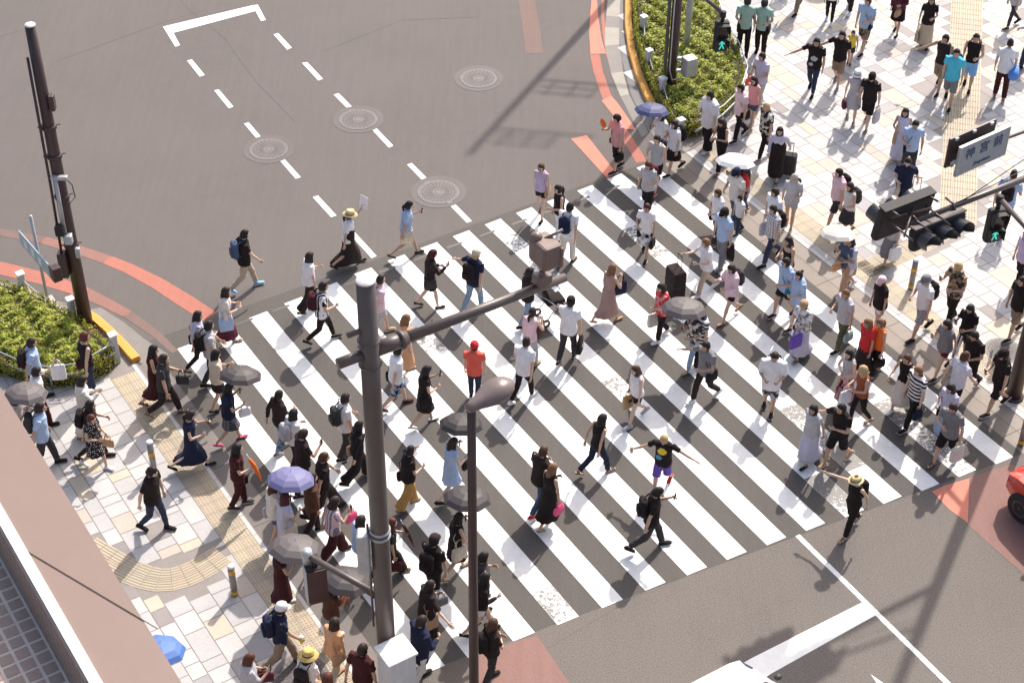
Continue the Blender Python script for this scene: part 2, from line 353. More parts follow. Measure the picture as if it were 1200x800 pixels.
# ------------------------------------------------------------------ pavements (slabs laid in rows)
PAVE=[stone('pale granite slab',(.47,.45,.435),.07),stone('light grey slab',(.41,.395,.39),.07),stone('cream slab',(.48,.42,.33),.07),stone('sand slab',(.44,.375,.32),.07),stone('brown grey slab',(.25,.22,.21),.07),stone('mid grey slab',(.31,.295,.30),.06)]
PW=[.45,.29,.12,.07,.03,.04]
m_gr=stone('paving joint',(.23,.205,.19)); m_edge=stone('white kerb edging',(.52,.51,.50))
def tiles(name,region,s0,s1,t0,t1,rowh=(.30,.62),tl=(.30,.72),skip=None,seed=1):
    rnd=random.Random(seed); b=MB(); t=t0; z=.012; g=.009
    while t<t1:
        h=min(rnd.choice([.30,.42,.42,.55,.62]),t1-t); h=max(h,.12); s_=s0+rnd.random()*.5
        while s_<s1:
            l=rnd.choice([.25,.36,.42,.5,.62,.74]); 
            def q(sa,sb,ta,tb):
                c_=W((sa+sb)/2,(ta+tb)/2)
                if not inpoly(c_.x,c_.y,region) or (skip and skip((sa+sb)/2,(ta+tb)/2)): return
                r=rnd.random(); k=0
                while k<5 and r>PW[k]: r-=PW[k]; k+=1
                b.poly([W(sa+g,ta+g,z),W(sb-g,ta+g,z),W(sb-g,tb-g,z),W(sa+g,tb-g,z)],k)
            if h>.5 and rnd.random()<.28: q(s_,s_+l,t,t+h/2); q(s_,s_+l,t+h/2,t+h)
            else: q(s_,s_+l,t,t+h)
            s_+=l
        t+=h
    o=struct(name,b,PAVE); return o
LREG=[G(*p) for p in [(160,425),(132,398),(98,368),(55,347),(0,330),(-260,292),(-420,500),(-300,900),(200,1180)]]+[W(-14.5,8.7),W(-17.5,8.7)]
RREG=[G(*p) for p in [(736,-170),(735,0),(737,58),(752,115),(783,165)]]+[W(-29.2,23.75),W(-10,23.75),W(-8,40),W(-60,60)]+[G(760,-400)]
b=MB(); b.poly([Vector((p.x,p.y,.007)) for p in LREG]); struct('pavement_base',b,m_gr)
b=MB(); b.poly([Vector((p.x,p.y,.007)) for p in RREG]); struct('pavement_base',b,m_gr)
# tactile paving zones: straight bands given in street coordinates (s along the stripes, t across)
def path_dist(p,P):
    best=9
    for a_,b_ in zip(P[:-1],P[1:]):
        d_=b_-a_; k=max(0,min(1,(p-a_).dot(d_)/d_.length_squared)); best=min(best,(p-(a_+d_*k)).length)
    return best
TCL=[G(*p) for p in [(262,650),(232,670),(200,683),(172,680),(140,664),(100,640)]]
TCR=[G(*p) for p in [(1136,-60),(1131,60),(1126,160),(1122,262)]]
TCR2=[G(*p) for p in [(1122,262),(1075,290),(1010,318)]]
def skipL(s_,t_):
    if t_>8.06: return True
    return path_dist(W(s_,t_),TCL)<.34
def skipR(s_,t_):
    if t_<24.62: return True
    p=W(s_,t_); return path_dist(p,TCR)<.52 or path_dist(p,TCR2)<.36
tiles('pavement_slabs',LREG,-36,-13,2.0,8.06,skip=skipL,seed=3)
tiles('pavement_slabs',RREG,-58,-8,24.62,46,skip=skipR,seed=5)
# plain filler slabs between kerb edging and tactile on both sides
m_tac=[stone('tactile block',(.44,.375,.27),.05),stone('tactile block warm',(.44,.36,.27),.05),stone('tactile block worn',(.40,.345,.26),.05)]
m_dot=stone('tactile stud',(.33,.27,.185),.05)
def tactile_block(b,c_,ax,ay,sz,dots,rnd,z=.013):
    h=sz/2-.006; k=rnd.randrange(3)
    b.poly([c_+ax*i*h+ay*j*h+Vector((0,0,z)) for i,j in((-1,-1),(1,-1),(1,1),(-1,1))],k)
    if dots:
        for i in range(4):
            for j in range(4):
                p=c_+ax*(i-1.5)*sz/4.4+ay*(j-1.5)*sz/4.4; r=.016
                b.add([p+ax*a_*r+ay*b_*r+Vector((0,0,z)) for a_,b_ in((-1,-1),(1,-1),(1,1),(-1,1))]+[p+ax*a_*r*.6+ay*b_*r*.6+Vector((0,0,z+.006)) for a_,b_ in((-1,-1),(1,-1),(1,1),(-1,1))],[(0,1,5,4),(1,2,6,5),(2,3,7,6),(3,0,4,7),(4,5,6,7)],3)
    else:
        for j in range(4):
            p=c_+ay*(j-1.5)*sz/4.4; l=h*.92; r=.014
            b.add([p+ax*a_*l+ay*b_*r+Vector((0,0,z)) for a_,b_ in((-1,-1),(1,-1),(1,1),(-1,1))]+[p+ax*a_*l+ay*b_*r*.5+Vector((0,0,z+.006)) for a_,b_ in((-1,-1),(1,-1),(1,1),(-1,1))],[(0,1,5,4),(1,2,6,5),(2,3,7,6),(3,0,4,7),(4,5,6,7)],3)
rnd=random.Random(2)
def tpath(b,P,nw,dots,sz=.3):
    Q=[]
    for q in range(len(P)-1):
        n=max(1,round((P[q+1]-P[q]).length/.30)); Q+=[P[q].lerp(P[q+1],k/n) for k in range(n)]
    Q.append(P[-1])
    for _ in range(3): Q=[Q[0]]+[(Q[k-1]+Q[k]*2+Q[k+1])/4 for k in range(1,len(Q)-1)]+[Q[-1]]
    def nr(k):
        t=(Q[min(k+1,len(Q)-1)]-Q[max(k-1,0)]).normalized(); return Vector((-t.y,t.x,0))
    for k in range(len(Q)-1):
        n0,n1=nr(k),nr(k+1)
        for j in range(nw):
            o0=(j-nw/2)*sz+.006; o1=o0+sz-.012; t=(Q[k+1]-Q[k]).normalized()*.006; z=Vector((0,0,.013)); kk=rnd.randrange(3)
            b.poly([Q[k]+n0*o0+t+z,Q[k+1]+n1*o0-t+z,Q[k+1]+n1*o1-t+z,Q[k]+n0*o1+t+z],kk)
            for m in range(4):
                f=o0+sz*(.14+.22*m); a=Q[k]+n0*f+t*2; c_=Q[k+1]+n1*f-t*2; w0=n0*.014; z2=Vector((0,0,.019)); w1=n0*.007
                b.add([a-w0+z,c_-w0+z,c_+w0+z,a+w0+z,a-w1+z2,c_-w1+z2,c_+w1+z2,a+w1+z2],[(0,1,5,4),(1,2,6,5),(2,3,7,6),(3,0,4,7),(4,5,6,7)],3)
b=MB(); s_=-28.3
while s_<-15.5:
    for j in range(2):
        tactile_block(b,W(s_,8.06+.15+.3*j),SD,TD,.3,True,rnd)
    s_+=.3
tpath(b,TCL,2,False); struct('tactile_paving',b,m_tac+[m_dot])
b=MB(); s_=-28.6
while s_<-12:
    for j in range(2): tactile_block(b,W(s_,24.02+.15+.3*j),SD,TD,.3,True,rnd)
    s_+=.3
tpath(b,TCR,3,False); tpath(b,TCR2,2,False); struct('tactile_paving',b,m_tac+[m_dot])
b=MB(); 
s_=-28.7
while s_<-14:
    b.poly([W(s_+.006,8.62,.0135),W(s_+.59,8.62,.0135),W(s_+.59,8.70,.0135),W(s_+.006,8.70,.0135)]); s_+=.6
s_=-29.1
while s_<-10:
    b.poly([W(s_+.006,23.75,.0135),W(s_+.59,23.75,.0135),W(s_+.59,23.86,.0135),W(s_+.006,23.86,.0135)],0); b.poly([W(s_+.006,23.87,.012),W(s_+.59,23.87,.012),W(s_+.59,24.01,.012),W(s_+.006,24.01,.012)],1); s_+=.6
struct('kerb_edging',b,[m_edge,PAVE[1]])
# concrete gutters and raised yellow kerbs
mb=MB()
strip([(730,-80),(730,0),(731,40),(735,72),(745,110),(764,150),(786,176)],.13,.006)
struct('gutter_channel',mb,m_concd)
m_cg=stone('brown concrete strip',(.205,.172,.145)); mb=MB(); s_=-29.1
while s_<-9:
    mb.poly([W(s_+.01,22.98,.0055),W(s_+1.99,22.98,.0055),W(s_+1.99,23.36,.0055),W(s_+.01,23.36,.0055)],0); mb.poly([W(s_+.01,23.375,.0055),W(s_+1.99,23.375,.0055),W(s_+1.99,23.74,.0055),W(s_+.01,23.74,.0055)],1); s_+=2
s_=-28.6
while s_<-17:
    mb.poly([W(s_+.01,8.71,.0055),W(s_+1.89,8.71,.0055),W(s_+1.89,9.22,.0055),W(s_+.01,9.22,.0055)],2); s_+=1.9
struct('concrete_strip',mb,[m_cg,stone('brown concrete strip b',(.225,.19,.16)),stone('grey concrete strip',(.165,.142,.13))])
mb=MB(); tt=9.75
while tt<22.4:
    mb.poly([W(-28.80+.02*math.sin(tt*3),tt+.46,.0092),W(-28.72,tt+.46,.0092),W(-28.72,tt+.88,.0092),W(-28.80,tt+.88,.0092)]); tt+=.905
struct('old_paint_traces',mb,paint('old paint traces',(.5,.48,.45),ASPD,wear=.36,soft=.03,scale=14))
mb=MB()
def patch(q,mi): mb.poly([G(u,v,.0062) for u,v in q],mi)
patch([(713,-30),(727,-30),(727,0),(726,20),(710.5,18.5),(712,0)],1); patch([(710.5,18.5),(726,20),(725.5,33),(709,32)],0); patch([(709,32),(725.5,33),(726,52),(709,54)],1); patch([(709,54),(726,52),(728,64),(711,63)],0)
patch([(711,63),(728,64),(730,84),(716,86)],0); patch([(716,86),(730,84),(737,110),(727,113)],1); patch([(727,113),(737,110),(752,140),(744,146)],0); patch([(745,147),(753,141),(760,156),(752,161)],0)
patch([(104,363),(118,360),(146,378),(140,392),(128,394)],0); patch([(140,392),(146,378),(168,396),(153,412)],0); patch([(153,412),(168,396),(197,415),(190,436),(163,424)],0)
struct('concrete_gutter',mb,[m_conc,m_concl])
def kerb(name,pts,wd,h):
    P=[G(u,v) for u,v in pts]; b=MB(); prof=[(-wd,0.0),(-wd,h*.8),(-wd*.75,h),(wd,h),(wd,0)]; rs=[]
    for i,p in enumerate(P):
        t=(P[min(i+1,len(P)-1)]-P[max(i-1,0)]).normalized(); n=Vector((-t.y,t.x,0)); rs.append([p+n*x+Vector((0,0,z)) for x,z in prof])
    b.rings(rs); return struct(name,b,m_yel)
kerb('yellow_kerb',[(737,-60),(736,0),(736,33),(740,62),(748,90),(758,114),(768,133)],.10,.13)
kerb('yellow_kerb',[(160,424),(146,408),(130,392),(112,376),(92,364)],.10,.13)
# manholes in the pavement
def pman(u,v,r,label): manhole(u,v,r,False,label,.0135)
pman(1176,411,.42,'round manhole cover in the right pavement near the thick brown pole')
pman(352,792,.50,'large round manhole cover in the left pavement under the walking person in khaki trousers')
pman(956,-2,.36,'round grey manhole cover cut by the top edge of the photo')
# ================================================================== HEDGES
def hedge(label,ground,h,n,seed):
    P=[G(u,v) for u,v in ground]; cx=sum(p.x for p in P)/len(P); cy=sum(p.y for p in P)/len(P)
    t=thing('hedge',label,'hedge',(cx,cy,0),0,'clipped hedges at the two corners')
    rg=np.random.RandomState(seed); xs=[p.x for p in P]; ys=[p.y for p in P]
    def hz(x,y): 
        return h+.055*math.sin(x*5.1+seed)*math.sin(y*4.3)+.045*math.sin(x*11+y*7)+.03*math.sin(y*17-x*13)
    # branch and twig core
    b=MB((cx,cy,0)); c_=Vector((cx,cy,0)); L=len(P)
    ar=sum(P[i].x*P[(i+1)%L].y-P[(i+1)%L].x*P[i].y for i in range(L)); sg=1 if ar>0 else -1
    def inset(dst,z):
        o=[]
        for i in range(L):
            t0=(P[i]-P[i-1]).normalized(); t1=(P[(i+1)%L]-P[i]).normalized(); t=(t0+t1).normalized(); o.append(Vector((P[i].x-t.y*dst*sg,P[i].y+t.x*dst*sg,z)))
        return o
    rs=[inset(.05,.01),inset(.04,h*.5),inset(.10,h*.80)]
    b.rings(rs); b.build('twigs',plain('hedge twigs',(.028,.024,.010),.9),t)
    V=[];F=[];Mi=[]; k=0
    def leafc(px,py,pz,nv,sz,mi):
        nonlocal k
        a=Vector(rg.normal(size=3)); a=(a-nv*a.dot(nv)).normalized(); bb=nv.cross(a); a=a*sz; bb=bb*sz*.55; p=Vector((px-cx,py-cy,pz))
        V.extend([p-a,p+bb,p+a,p-bb]); F.append((k,k+1,k+2,k+3)); Mi.append(mi); k+=4
    cnt=0
    while cnt<n:
        x=rg.uniform(min(xs),max(xs)); y=rg.uniform(min(ys),max(ys))
        if not inpoly(x,y,P): continue
        cl=math.sin(x*7.3+1)*math.sin(y*8.1+seed)+.6*math.sin(x*19+y*15)
        top=hz(x,y)
        # edge distance -> rounded shoulder
        ed=path_dist(Vector((x,y,0)),P+[P[0]])
        top*=min(1,.62+ed*1.3)
        if rg.rand()<.16 and cl<-.3: cnt+=1; continue
        z=top-abs(rg.normal())*.07
        nv=Vector((rg.normal()*.55,rg.normal()*.55,1)).normalized()
        mi=0 if rg.rand()<.5+.2*cl else (1 if rg.rand()<.7 else 2)
        leafc(x,y,z,nv,rg.uniform(.022,.045),mi); cnt+=1
    for i in range(L):
        a,bb=P[i],P[(i+1)%L]; l=(bb-a).length; nrm=Vector(((bb-a).y,-(bb-a).x,0)).normalized()
        if nrm.dot(a-c_)<0: nrm=-nrm
        for q in range(int(l*h*900)):
            p=a.lerp(bb,rg.rand()); z=rg.rand()**.8*h*.95; nv=(nrm+Vector(rg.normal(size=3))*.5).normalized()
            o=nrm*(rg.normal()*.04-.02); leafc(p.x+o.x,p.y+o.y,z,nv,rg.uniform(.022,.045),rg.choice([0,1,2],p=[.35,.35,.3]))
    b=MB(); b.v=[tuple(v) for v in V]; b.f=F; b.m=Mi
    cols=[(.42,.46,.06),(.27,.32,.045),(.26,.16,.05)]
    ms=[]
    for i,cc in enumerate(cols):
        key='hedge leaf %d'%i
        if key not in MATS:
            m,nt,bs=new_mat('hedge leaves'); v=objco(nt); a=noise(nt,6,3,.6,v)
            nt.links.new(mix(nt,ramp(nt,a,.35,.65),tuple(x*.65 for x in cc),tuple(x*1.25 for x in cc)),bs.inputs[0]); bs.inputs['Roughness'].default_value=.55
            tr=N(nt,'ShaderNodeBsdfTranslucent'); tr.inputs[0].default_value=(*[x*1.3 for x in cc],1); mx=N(nt,'ShaderNodeMixShader'); mx.inputs[0].default_value=.3
            nt.links.new(bs.outputs[0],mx.inputs[1]); nt.links.new(tr.outputs[0],mx.inputs[2]); nt.links.new(mx.outputs[0],nt.nodes['Material Output'].inputs[0]); MATS[key]=m
        ms.append(MATS[key])
    b.build('foliage',ms,t)
hedge('low clipped yellow-green hedge on the left corner around the leaning brown pole',[(-90,330),(-40,338),(0,347),(30,354),(60,369),(90,388),(118,408),(136,427),(128,438),(100,452),(60,456),(28,449),(0,440),(-60,415),(-120,380)],.55,46000,1)
hedge('low clipped yellow-green hedge on the far corner behind the yellow kerb',[(745,-70),(743,-20),(742,20),(745,55),(755,92),(771,128),(786,152),(800,163),(818,160),(845,143),(863,124),(871,100),(862,70),(847,44),(838,12),(832,-30),(830,-70)],.55,60000,4)
# ================================================================== STREET FURNITURE
m_brown=metal('dark brown painted steel',(.050,.026,.024),.45,0,.2); m_pole=metal('grey brown painted steel',(.094,.074,.069),.42,0,.2); m_gal=metal('galvanised steel',(.40,.41,.43),.4,.3)
m_blk=metal('black painted housing',(.018,.015,.015),.72,0,.3); m_wpost=metal('weathered white steel',(.50,.50,.51),.5,0,.2); m_lamp=metal('lamp housing paint',(.15,.115,.11),.35,0,.1)
m_cable=plain('cable',(.5,.5,.48),.5); m_cabd=plain('dark cable',(.04,.035,.035),.6)
def dirv(a): return Vector((math.cos(a),math.sin(a),0))
# guard posts and rails round the hedges
GP=[]
def guard(u,v,label,grp='short white guard posts round the hedges',h=.78):
    p=G(u,v); t=thing('guard_post',label,'post',(p.x,p.y,0),A0,grp)
    b=MB(); b.box((0,0,h/2-.02),(.15,.15,h-.04),bev=.02); b.build('shaft',m_wpost,t,False)
    b=MB(); b.box((0,0,h-.02),(.185,.185,.05),bev=.015); b.build('cap',gm('white cap',metal,(.72,.72,.72),.5),t); GP.append(p); return p
L1=guard(30,352,'white-capped guard post at the far left edge of the left hedge'); L2=guard(88,382,'white-capped guard post behind the left hedge right beside the brown pole'); L3=guard(137,424,'white-capped guard post at the right tip of the left hedge by the yellow kerb')
R0=guard(750,-12,'guard post behind the yellow kerb, cut by the top edge of the photo'); R1=guard(753,48,'guard post in the far hedge, topmost whole one beside the yellow kerb'); R2=guard(759,88,'guard post in the far hedge, middle one beside the yellow kerb'); R3=guard(775,121,'guard post in the far hedge left of the brown pole base'); R4=guard(796,170,'guard post at the near tip of the far hedge above the navy umbrella')
def rail(label,pts,z,r,mat,grp='guard rails round the hedges',name='guard_rail',posts=True):
    P=[G(u,v) for u,v in pts]; c_=P[0]; t=thing(name,label,'rail',(c_.x,c_.y,0),0,grp)
    # subdivide
    Q=[]
    for a,b_ in zip(P[:-1],P[1:]):
        for k in range(3): Q.append(a.lerp(b_,k/3))
    Q.append(P[-1])
    b=MB(c_); b.tube([q+Vector((0,0,z)) for q in Q],r,8); b.build('pipe',mat,t,True)
    if posts:
        for p in P[1:-1:2]:
            b=MB(c_); b.tube([p,p+Vector((0,0,z))],r*.8,8); b.build('upright',mat,t,True)
lf=[(-40,420),(0,436),(30,449),(62,456),(96,452),(137,428)]
rail('thin upper rail in front of the left hedge',lf,.62,.014,m_gal); rail('thicker lower rail in front of the left hedge',lf,.36,.028,m_gal)
rf=[(838,14),(848,45),(864,72),(874,100),(866,126),(846,146),(814,166)]
rail('white pipe rail curving round the pavement side of the far hedge',rf,.30,.028,m_wpost); rail('thinner white pipe curving above the rail of the far hedge',rf,.58,.018,m_wpost,posts=False)
def chain(p,q,label,z=.62):
    t=thing('chain',label,'chain',(p.x,p.y,0),0,'chains between guard posts'); b=MB(p)
    b.tube([p.lerp(q,k/8)+Vector((0,0,z-.22*math.sin(PI*k/8))) for k in range(9)],.013,6); b.build('links',m_wpost,t,True)
chain(L1,L2,'white chain hanging between the posts behind the left hedge'); chain(R0,R1,'white chain between the topmost guard posts of the far hedge'); chain(R1,R2,'white chain between the middle guard posts of the far hedge'); chain(R2,R3,'white chain left of the brown pole in the far hedge'); chain(R3,R4,'white chain reaching the nearest guard post of the far hedge')
# bollards
def bollard(u,v,label,h=.80,bands=(.12,.62),capped=True):
    p=G(u,v); t=thing('bollard',label,'bollard',(p.x,p.y,.012),0,'slim bollards with yellow bands')
    b=MB(); b.tube([(0,0,0),(0,0,h)],.065,16); b.build('tube',m_pole if not capped else gm('bollard steel',metal,(.26,.23,.22),.35,.3),t,True)
    for z in bands: b=MB(); b.tube([(0,0,z),(0,0,z+.10)],.068,16); b.build('reflective_band',gm('yellow band',plain,(.62,.36,.03),.4),t,True)
    b=MB(); b.rings([[Vector((.07*k*math.cos(2*PI*j/16),.07*k*math.sin(2*PI*j/16),h+z)) for j in range(16)] for k,z in((1,-.005),(1,.02),(.7,.035),(.1,.04))]); b.build('cap',gm('white cap',metal,(.72,.72,.72),.5),t,True)
bollard(275,697,'white-topped bollard with two yellow bands standing on open slabs',.76,(.03,.58)); bollard(181,553,'white-topped bollard behind the person in black tee and jeans',.80,(.45,)); bollard(1067,339,'bollard with yellow bands on the right pavement below the traffic lights',.82,(.05,.52))
bollard(1196,521,'bollard at the right edge beside the thick brown pole',.8,(.03,.58))
# ---- generic pole
def pole(label,base,h,r0,r1,mat,grp=None,name='street_pole',top=True,baseplate=True):
    t=thing(name,label,'pole',(base.x,base.y,0),0,grp); b=MB(); b.tube([(0,0,0),(0,0,h*.33),(0,0,h*.66),(0,0,h)],[r0,r0*.67+r1*.33,r0*.33+r1*.67,r1],24); b.build('shaft',mat,t,True)
    if top: b=MB(); b.tube([(0,0,h),(0,0,h+.02)],[r1*1.03,r1*.98],24); b.build('cap',gm('pole cap',metal,(.62,.60,.60),.5),t,True)
    if baseplate: b=MB(); b.tube([(0,0,0.01),(0,0,.05)],r0*1.35,20); b.build('base_collar',mat,t,True)
    return t
def tubeP(t,name,pts,r,mat,seg=10): 
    b=MB(t.location); b.tube([Vector(p) for p in pts],r,seg); return b.build(name,mat,t,True)
def boxP(t,name,c_,size,R,mat,bev=.01):
    b=MB(t.location); b.box(c_,size,R,0,bev); return b.build(name,mat,t,False)
# left dark pole with clamps and small boxes
pb=G(102,385); t=pole('tall dark brown pole rising from the left hedge with clamps and small boxes',pb,7.55,.155,.105,m_brown,'tall street poles')
ax=Vector((1,0,0)); cm=Vector((0,-1,0))
for z,r_ in((5.25,.30),(4.55,.30),(3.55,.3),(2.3,.32)):
    tubeP(t,'step_bolt',[pb+Vector((-.22,-.05,z)),pb+Vector((.22,.05,z+.03))],.016,m_brown,6)
    tubeP(t,'clamp_band',[pb+Vector((0,0,z-.04)),pb+Vector((0,0,z+.04))],.155,m_brown,16)
boxP(t,'junction_box',pb+Vector((.17,-.05,5.85)),(.10,.16,.34),None,m_brown); boxP(t,'controller_box',pb+Vector((-.19,-.16,1.9)),(.18,.22,.62),None,m_brown,.02)
tubeP(t,'conduit',[pb+Vector((-.13,-.12,6.9)),pb+Vector((-.16,-.12,3.9)),pb+Vector((-.19,-.16,2.2))],.03,m_brown,8); tubeP(t,'pale_conduit',[pb+Vector((-.02,-.19,4.15)),pb+Vector((-.02,-.2,2.75))],.045,m_gal,8)
tubeP(t,'cable_loop',[pb+Vector((.1,-.1,4.15)),pb+Vector((.28,-.1,3.9)),pb+Vector((.30,-.1,3.6)),pb+Vector((.14,-.12,3.4))],.012,m_cabd,6)
boxP(t,'bracket',pb+Vector((.06,-.17,4.12)),(.34,.10,.08),None,m_gal); boxP(t,'signal_bracket',pb+Vector((.04,-.24,2.62)),(.16,.16,.22),None,m_gal,.02); boxP(t,'signal_clamp',pb+Vector((.18,-.22,2.25)),(.10,.10,.25),None,m_gal,.02); boxP(t,'camera_box',pb+Vector((-.1,-.24,2.85)),(.2,.2,.24),None,m_blk,.03)
# road sign beside it, plate seen at a shallow angle
sp=G(58,362); t=thing('road_sign','blue and white direction sign on a thin pale post in the left hedge','sign',(sp.x,sp.y,0)); 
tubeP(t,'post',[sp,sp+Vector((0,0,2.55))],.035,m_gal,10)
pa=G(20,262,2.75); pc=G(55,302,2.75); dx=(pc-pa); ang=math.atan2(dx.y,dx.x); cen=(pa+pc)/2; cen.z=2.4
nrm=Vector((-math.sin(ang),math.cos(ang),0)); 
R=Rz(ang); boxP(t,'sign_plate',cen,(dx.length,.03,.36),R,gm('sign back blue grey',plain,(.30,.38,.46),.4),.008)
for k in range(3): 
    b=MB(sp); b.box(cen+R@Vector((-.42+.36*k,-.018,0)),(.16,.004,.20),R,0); b.build('sign_symbol',gm('sign white marks',plain,(.62,.66,.68),.5),t)
boxP(t,'lamp_box',pc+Vector((.14,-.06,-.35)),(.20,.20,.34),R,m_brown,.02)
# far-hedge pole with pedestrian signal, conduit and cabinet
hb=G(785,117); TH=t=pole('dark brown pole in the far hedge with conduits and a grey cabinet',hb,4.6,.13,.12,m_brown,'tall street poles',top=False)
tubeP(t,'conduit',[hb+Vector((-.19,0,4.4)),hb+Vector((-.19,0,.8)),hb+Vector((-.10,-.05,.5))],.045,m_pole,8)
tubeP(t,'cable',[hb+Vector((-.08,-.16,4.4)),hb+Vector((-.08,-.17,1.0)),hb+Vector((0,-.2,.72)),hb+Vector((.22,-.2,.78))],.016,m_cable,6)
boxP(t,'cabinet',hb+Vector((.42,-.12,1.1)),(.34,.30,.52),Rz(.5),m_gal,.03); boxP(t,'cabinet_bracket',hb+Vector((.19,-.06,1.28)),(.22,.10,.08),None,m_gal); boxP(t,'cabinet_bracket',hb+Vector((.19,-.06,.92)),(.22,.10,.08),None,m_gal)
hb2=G(803,72); t2=pole('pale grey pole standing in the far hedge behind the brown pole',hb2,4.5,.085,.085,m_gal,'tall street poles',top=False)
for k in range(3): boxP(t2,'white_fitting',hb2+Vector((.22,-.05,2.55+.55*k)),(.16,.16,.34),Rz(.3),m_wpost,.04)
def man_glyph(b,c_,R,s):
    # walking figure, flat on the lens (x across, z up, facing -y)
    def P(x,z): return c_+R@Vector((x*s,-.006,z*s))
    def seg(x0,z0,x1,z1,w_): 
        d_=Vector((x1-x0,0,z1-z0)).normalized(); n=Vector((-d_.z,0,d_.x))*w_/2
        b.poly([P(x0+n.x,z0+n.z),P(x0-n.x,z0-n.z),P(x1-n.x,z1-n.z),P(x1+n.x,z1+n.z)])
    b.poly([P(.09*math.cos(k*PI/5),.40+.09*math.sin(k*PI/5)) for k in range(10)])
    seg(0,.3,0,-.02,.18); seg(0,.0,-.2,-.42,.10); seg(0,.0,.18,-.40,.10); seg(.02,.26,.24,.02,.08); seg(-.02,.26,-.24,.05,.08)
m_green=plain('green signal light',(.03,.50,.38),.4,emit=.75); m_lens=plain('unlit signal lens',(.02,.008,.008),.2)
def pedsignal(label,c_,ang,lit=True):
    t=thing('pedestrian_signal',label,'traffic light',c_,ang,'pedestrian signals'); I=Matrix.Identity(3)
    b=MB(); b.box((0,0,0),(.36,.20,.82),I,0,.05); b.build('housing',m_blk,t)
    for k,z in enumerate((.19,-.19)):
        b=MB(); b.box((0,-.105,z),(.27,.012,.30),I,0,.0); ln=b.build('lens',m_lens,t)
        b=MB(); prof=[(-.16,-.10),(-.16,.15),(-.10,.18),(.10,.18),(.16,.15),(.16,-.10)]
        b.rings([[Vector((x*q,y,z+zz*q)) for x,zz in prof] for y,q in((-.10,1),(-.24,1))],0,False,False); b.rings([[Vector((x*q,y,z+zz*q)) for x,zz in prof] for y,q in((-.24,.95),(-.10,.95))],0,False,False); b.build('visor',m_blk,t)
        if k==1 and lit: b=MB(); man_glyph(b,Vector((0,-.113,z)),I,.30); b.build('green_man',m_green,t)
    b=MB(); b.tube([(0,0,.41),(0,0,.56)],.05,10); b.build('bracket',m_blk,t,True)
    return t
pc_=G(845,42,2.75); pedsignal('pedestrian signal with lit green walking man hanging at the edge of the far hedge',pc_,math.radians(12))
hd=Vector((pc_.x,pc_.y,3.36)); t=TH; 
tubeP(t,'signal_arm',[Vector((hb.x,hb.y,3.62)),hd],.05,m_pole); tubeP(t,'joint',[hd+Vector((0,0,.06)),hd+Vector((0,0,-.09))],.08,m_blk)
# ---- right hand signal pole (top out of the frame) with two signal arms
rp=G(1187,465); TR_=t=pole('thick dark brown pole at the right edge by the crossing carrying the signal arms',rp,9.2,.165,.10,m_brown,'tall street poles')
za=6.0; a0=G(1046,270,za); 
adir=Vector((rp.x-a0.x,rp.y-a0.y,0)).normalized(); aang=math.atan2(adir.y,adir.x)
m_arm=metal('signal arm paint',(.075,.055,.053),.4)
t=TR_; R=Rz(aang)
e0=Vector((rp.x,rp.y,za)); e1=e0.lerp(a0,.93)
b=MB(t.location); b.tube([e0,e0.lerp(a0,.5),e1],[.075,.06,.05],12); b.build('arm_tube',m_arm,t,True)
tubeP(t,'stay_wire',[Vector((rp.x,rp.y,za+.9)),e0.lerp(a0,.62)+Vector((0,0,.05))],.009,m_cabd,6); tubeP(t,'stay_wire',[Vector((rp.x,rp.y,za+.35)),e0.lerp(a0,.72)+Vector((0,0,.03))],.009,m_cabd,6)
m_hood=metal('signal visor',(.055,.055,.062),.35)
def signal(label,c_,ang,tilt,hh=.46,tm=None):
    """horizontal three-lamp traffic light, local x along the row, lamps face -y"""
    t=thing('traffic_light',label,'traffic light',c_,ang,'horizontal traffic lights on the arm'); t.rotation_euler=(tilt,0,ang); I=Matrix.Identity(3)
    b=MB(); b.box((0,0,0),(1.28,.17,hh),I,0,.06); b.build('housing',m_blk,t)
    b=MB(); b.box((0,.0,hh/2+.015),(1.22,.20,.03),I,0,.0); b.build('top_plate',tm or m_pole,t)
    for k in(-1,0,1):
        x=k*.405
        b=MB(); b.rings([[Vector((x+.145*math.cos(2*PI*j/20),-.087-.02*(1-q),.145*math.sin(2*PI*j/20)*q+.0)) for j in range(20)] for q in(1,)]*1+[[Vector((x+.10*math.cos(2*PI*j/20),-.115,.10*math.sin(2*PI*j/20))) for j in range(20)]],0); b.build('lens',gm('lens%d'%k,plain,[(.10,.02,.015),(.09,.07,.015),(.02,.08,.075)][(k+1)],.15),t,True)
        b=MB(); n=16; rs=[]
        for y,rr,cut in((-.085,.17,0),(-.20,.175,.10),(-.36,.18,.42)):
            rs.append([Vector((x+rr*math.cos(math.radians(-50+cut*60+(280-cut*120)*j/n)),y,rr*math.sin(math.radians(-50+cut*60+(280-cut*120)*j/n)))) for j in range(n+1)])
        b.rings(rs,0,False,False); b.rings([[Vector((x+(p.x-x)*.94,p.y,p.z*.94)) for p in r] for r in rs],0,False,False)
        b.build('visor',m_hood,t,True)
    for k in(-.45,.45): b=MB(); b.tube([(k,.02,.23),(k,.10,.36),(k,.30,.40)],.022,8); b.build('bracket',m_arm,t,True)
    return t
cB=G(1098,270,5.75); cA=G(1058,252,5.95)
signal('three-lamp traffic light facing the camera side, right one of the pair on the arm',cB,aang,math.radians(-8))
signal('three-lamp traffic light turned away, its dark back towards the camera, left of the pair',cA,aang+PI,math.radians(-8),.74,m_blk)
t=TR_
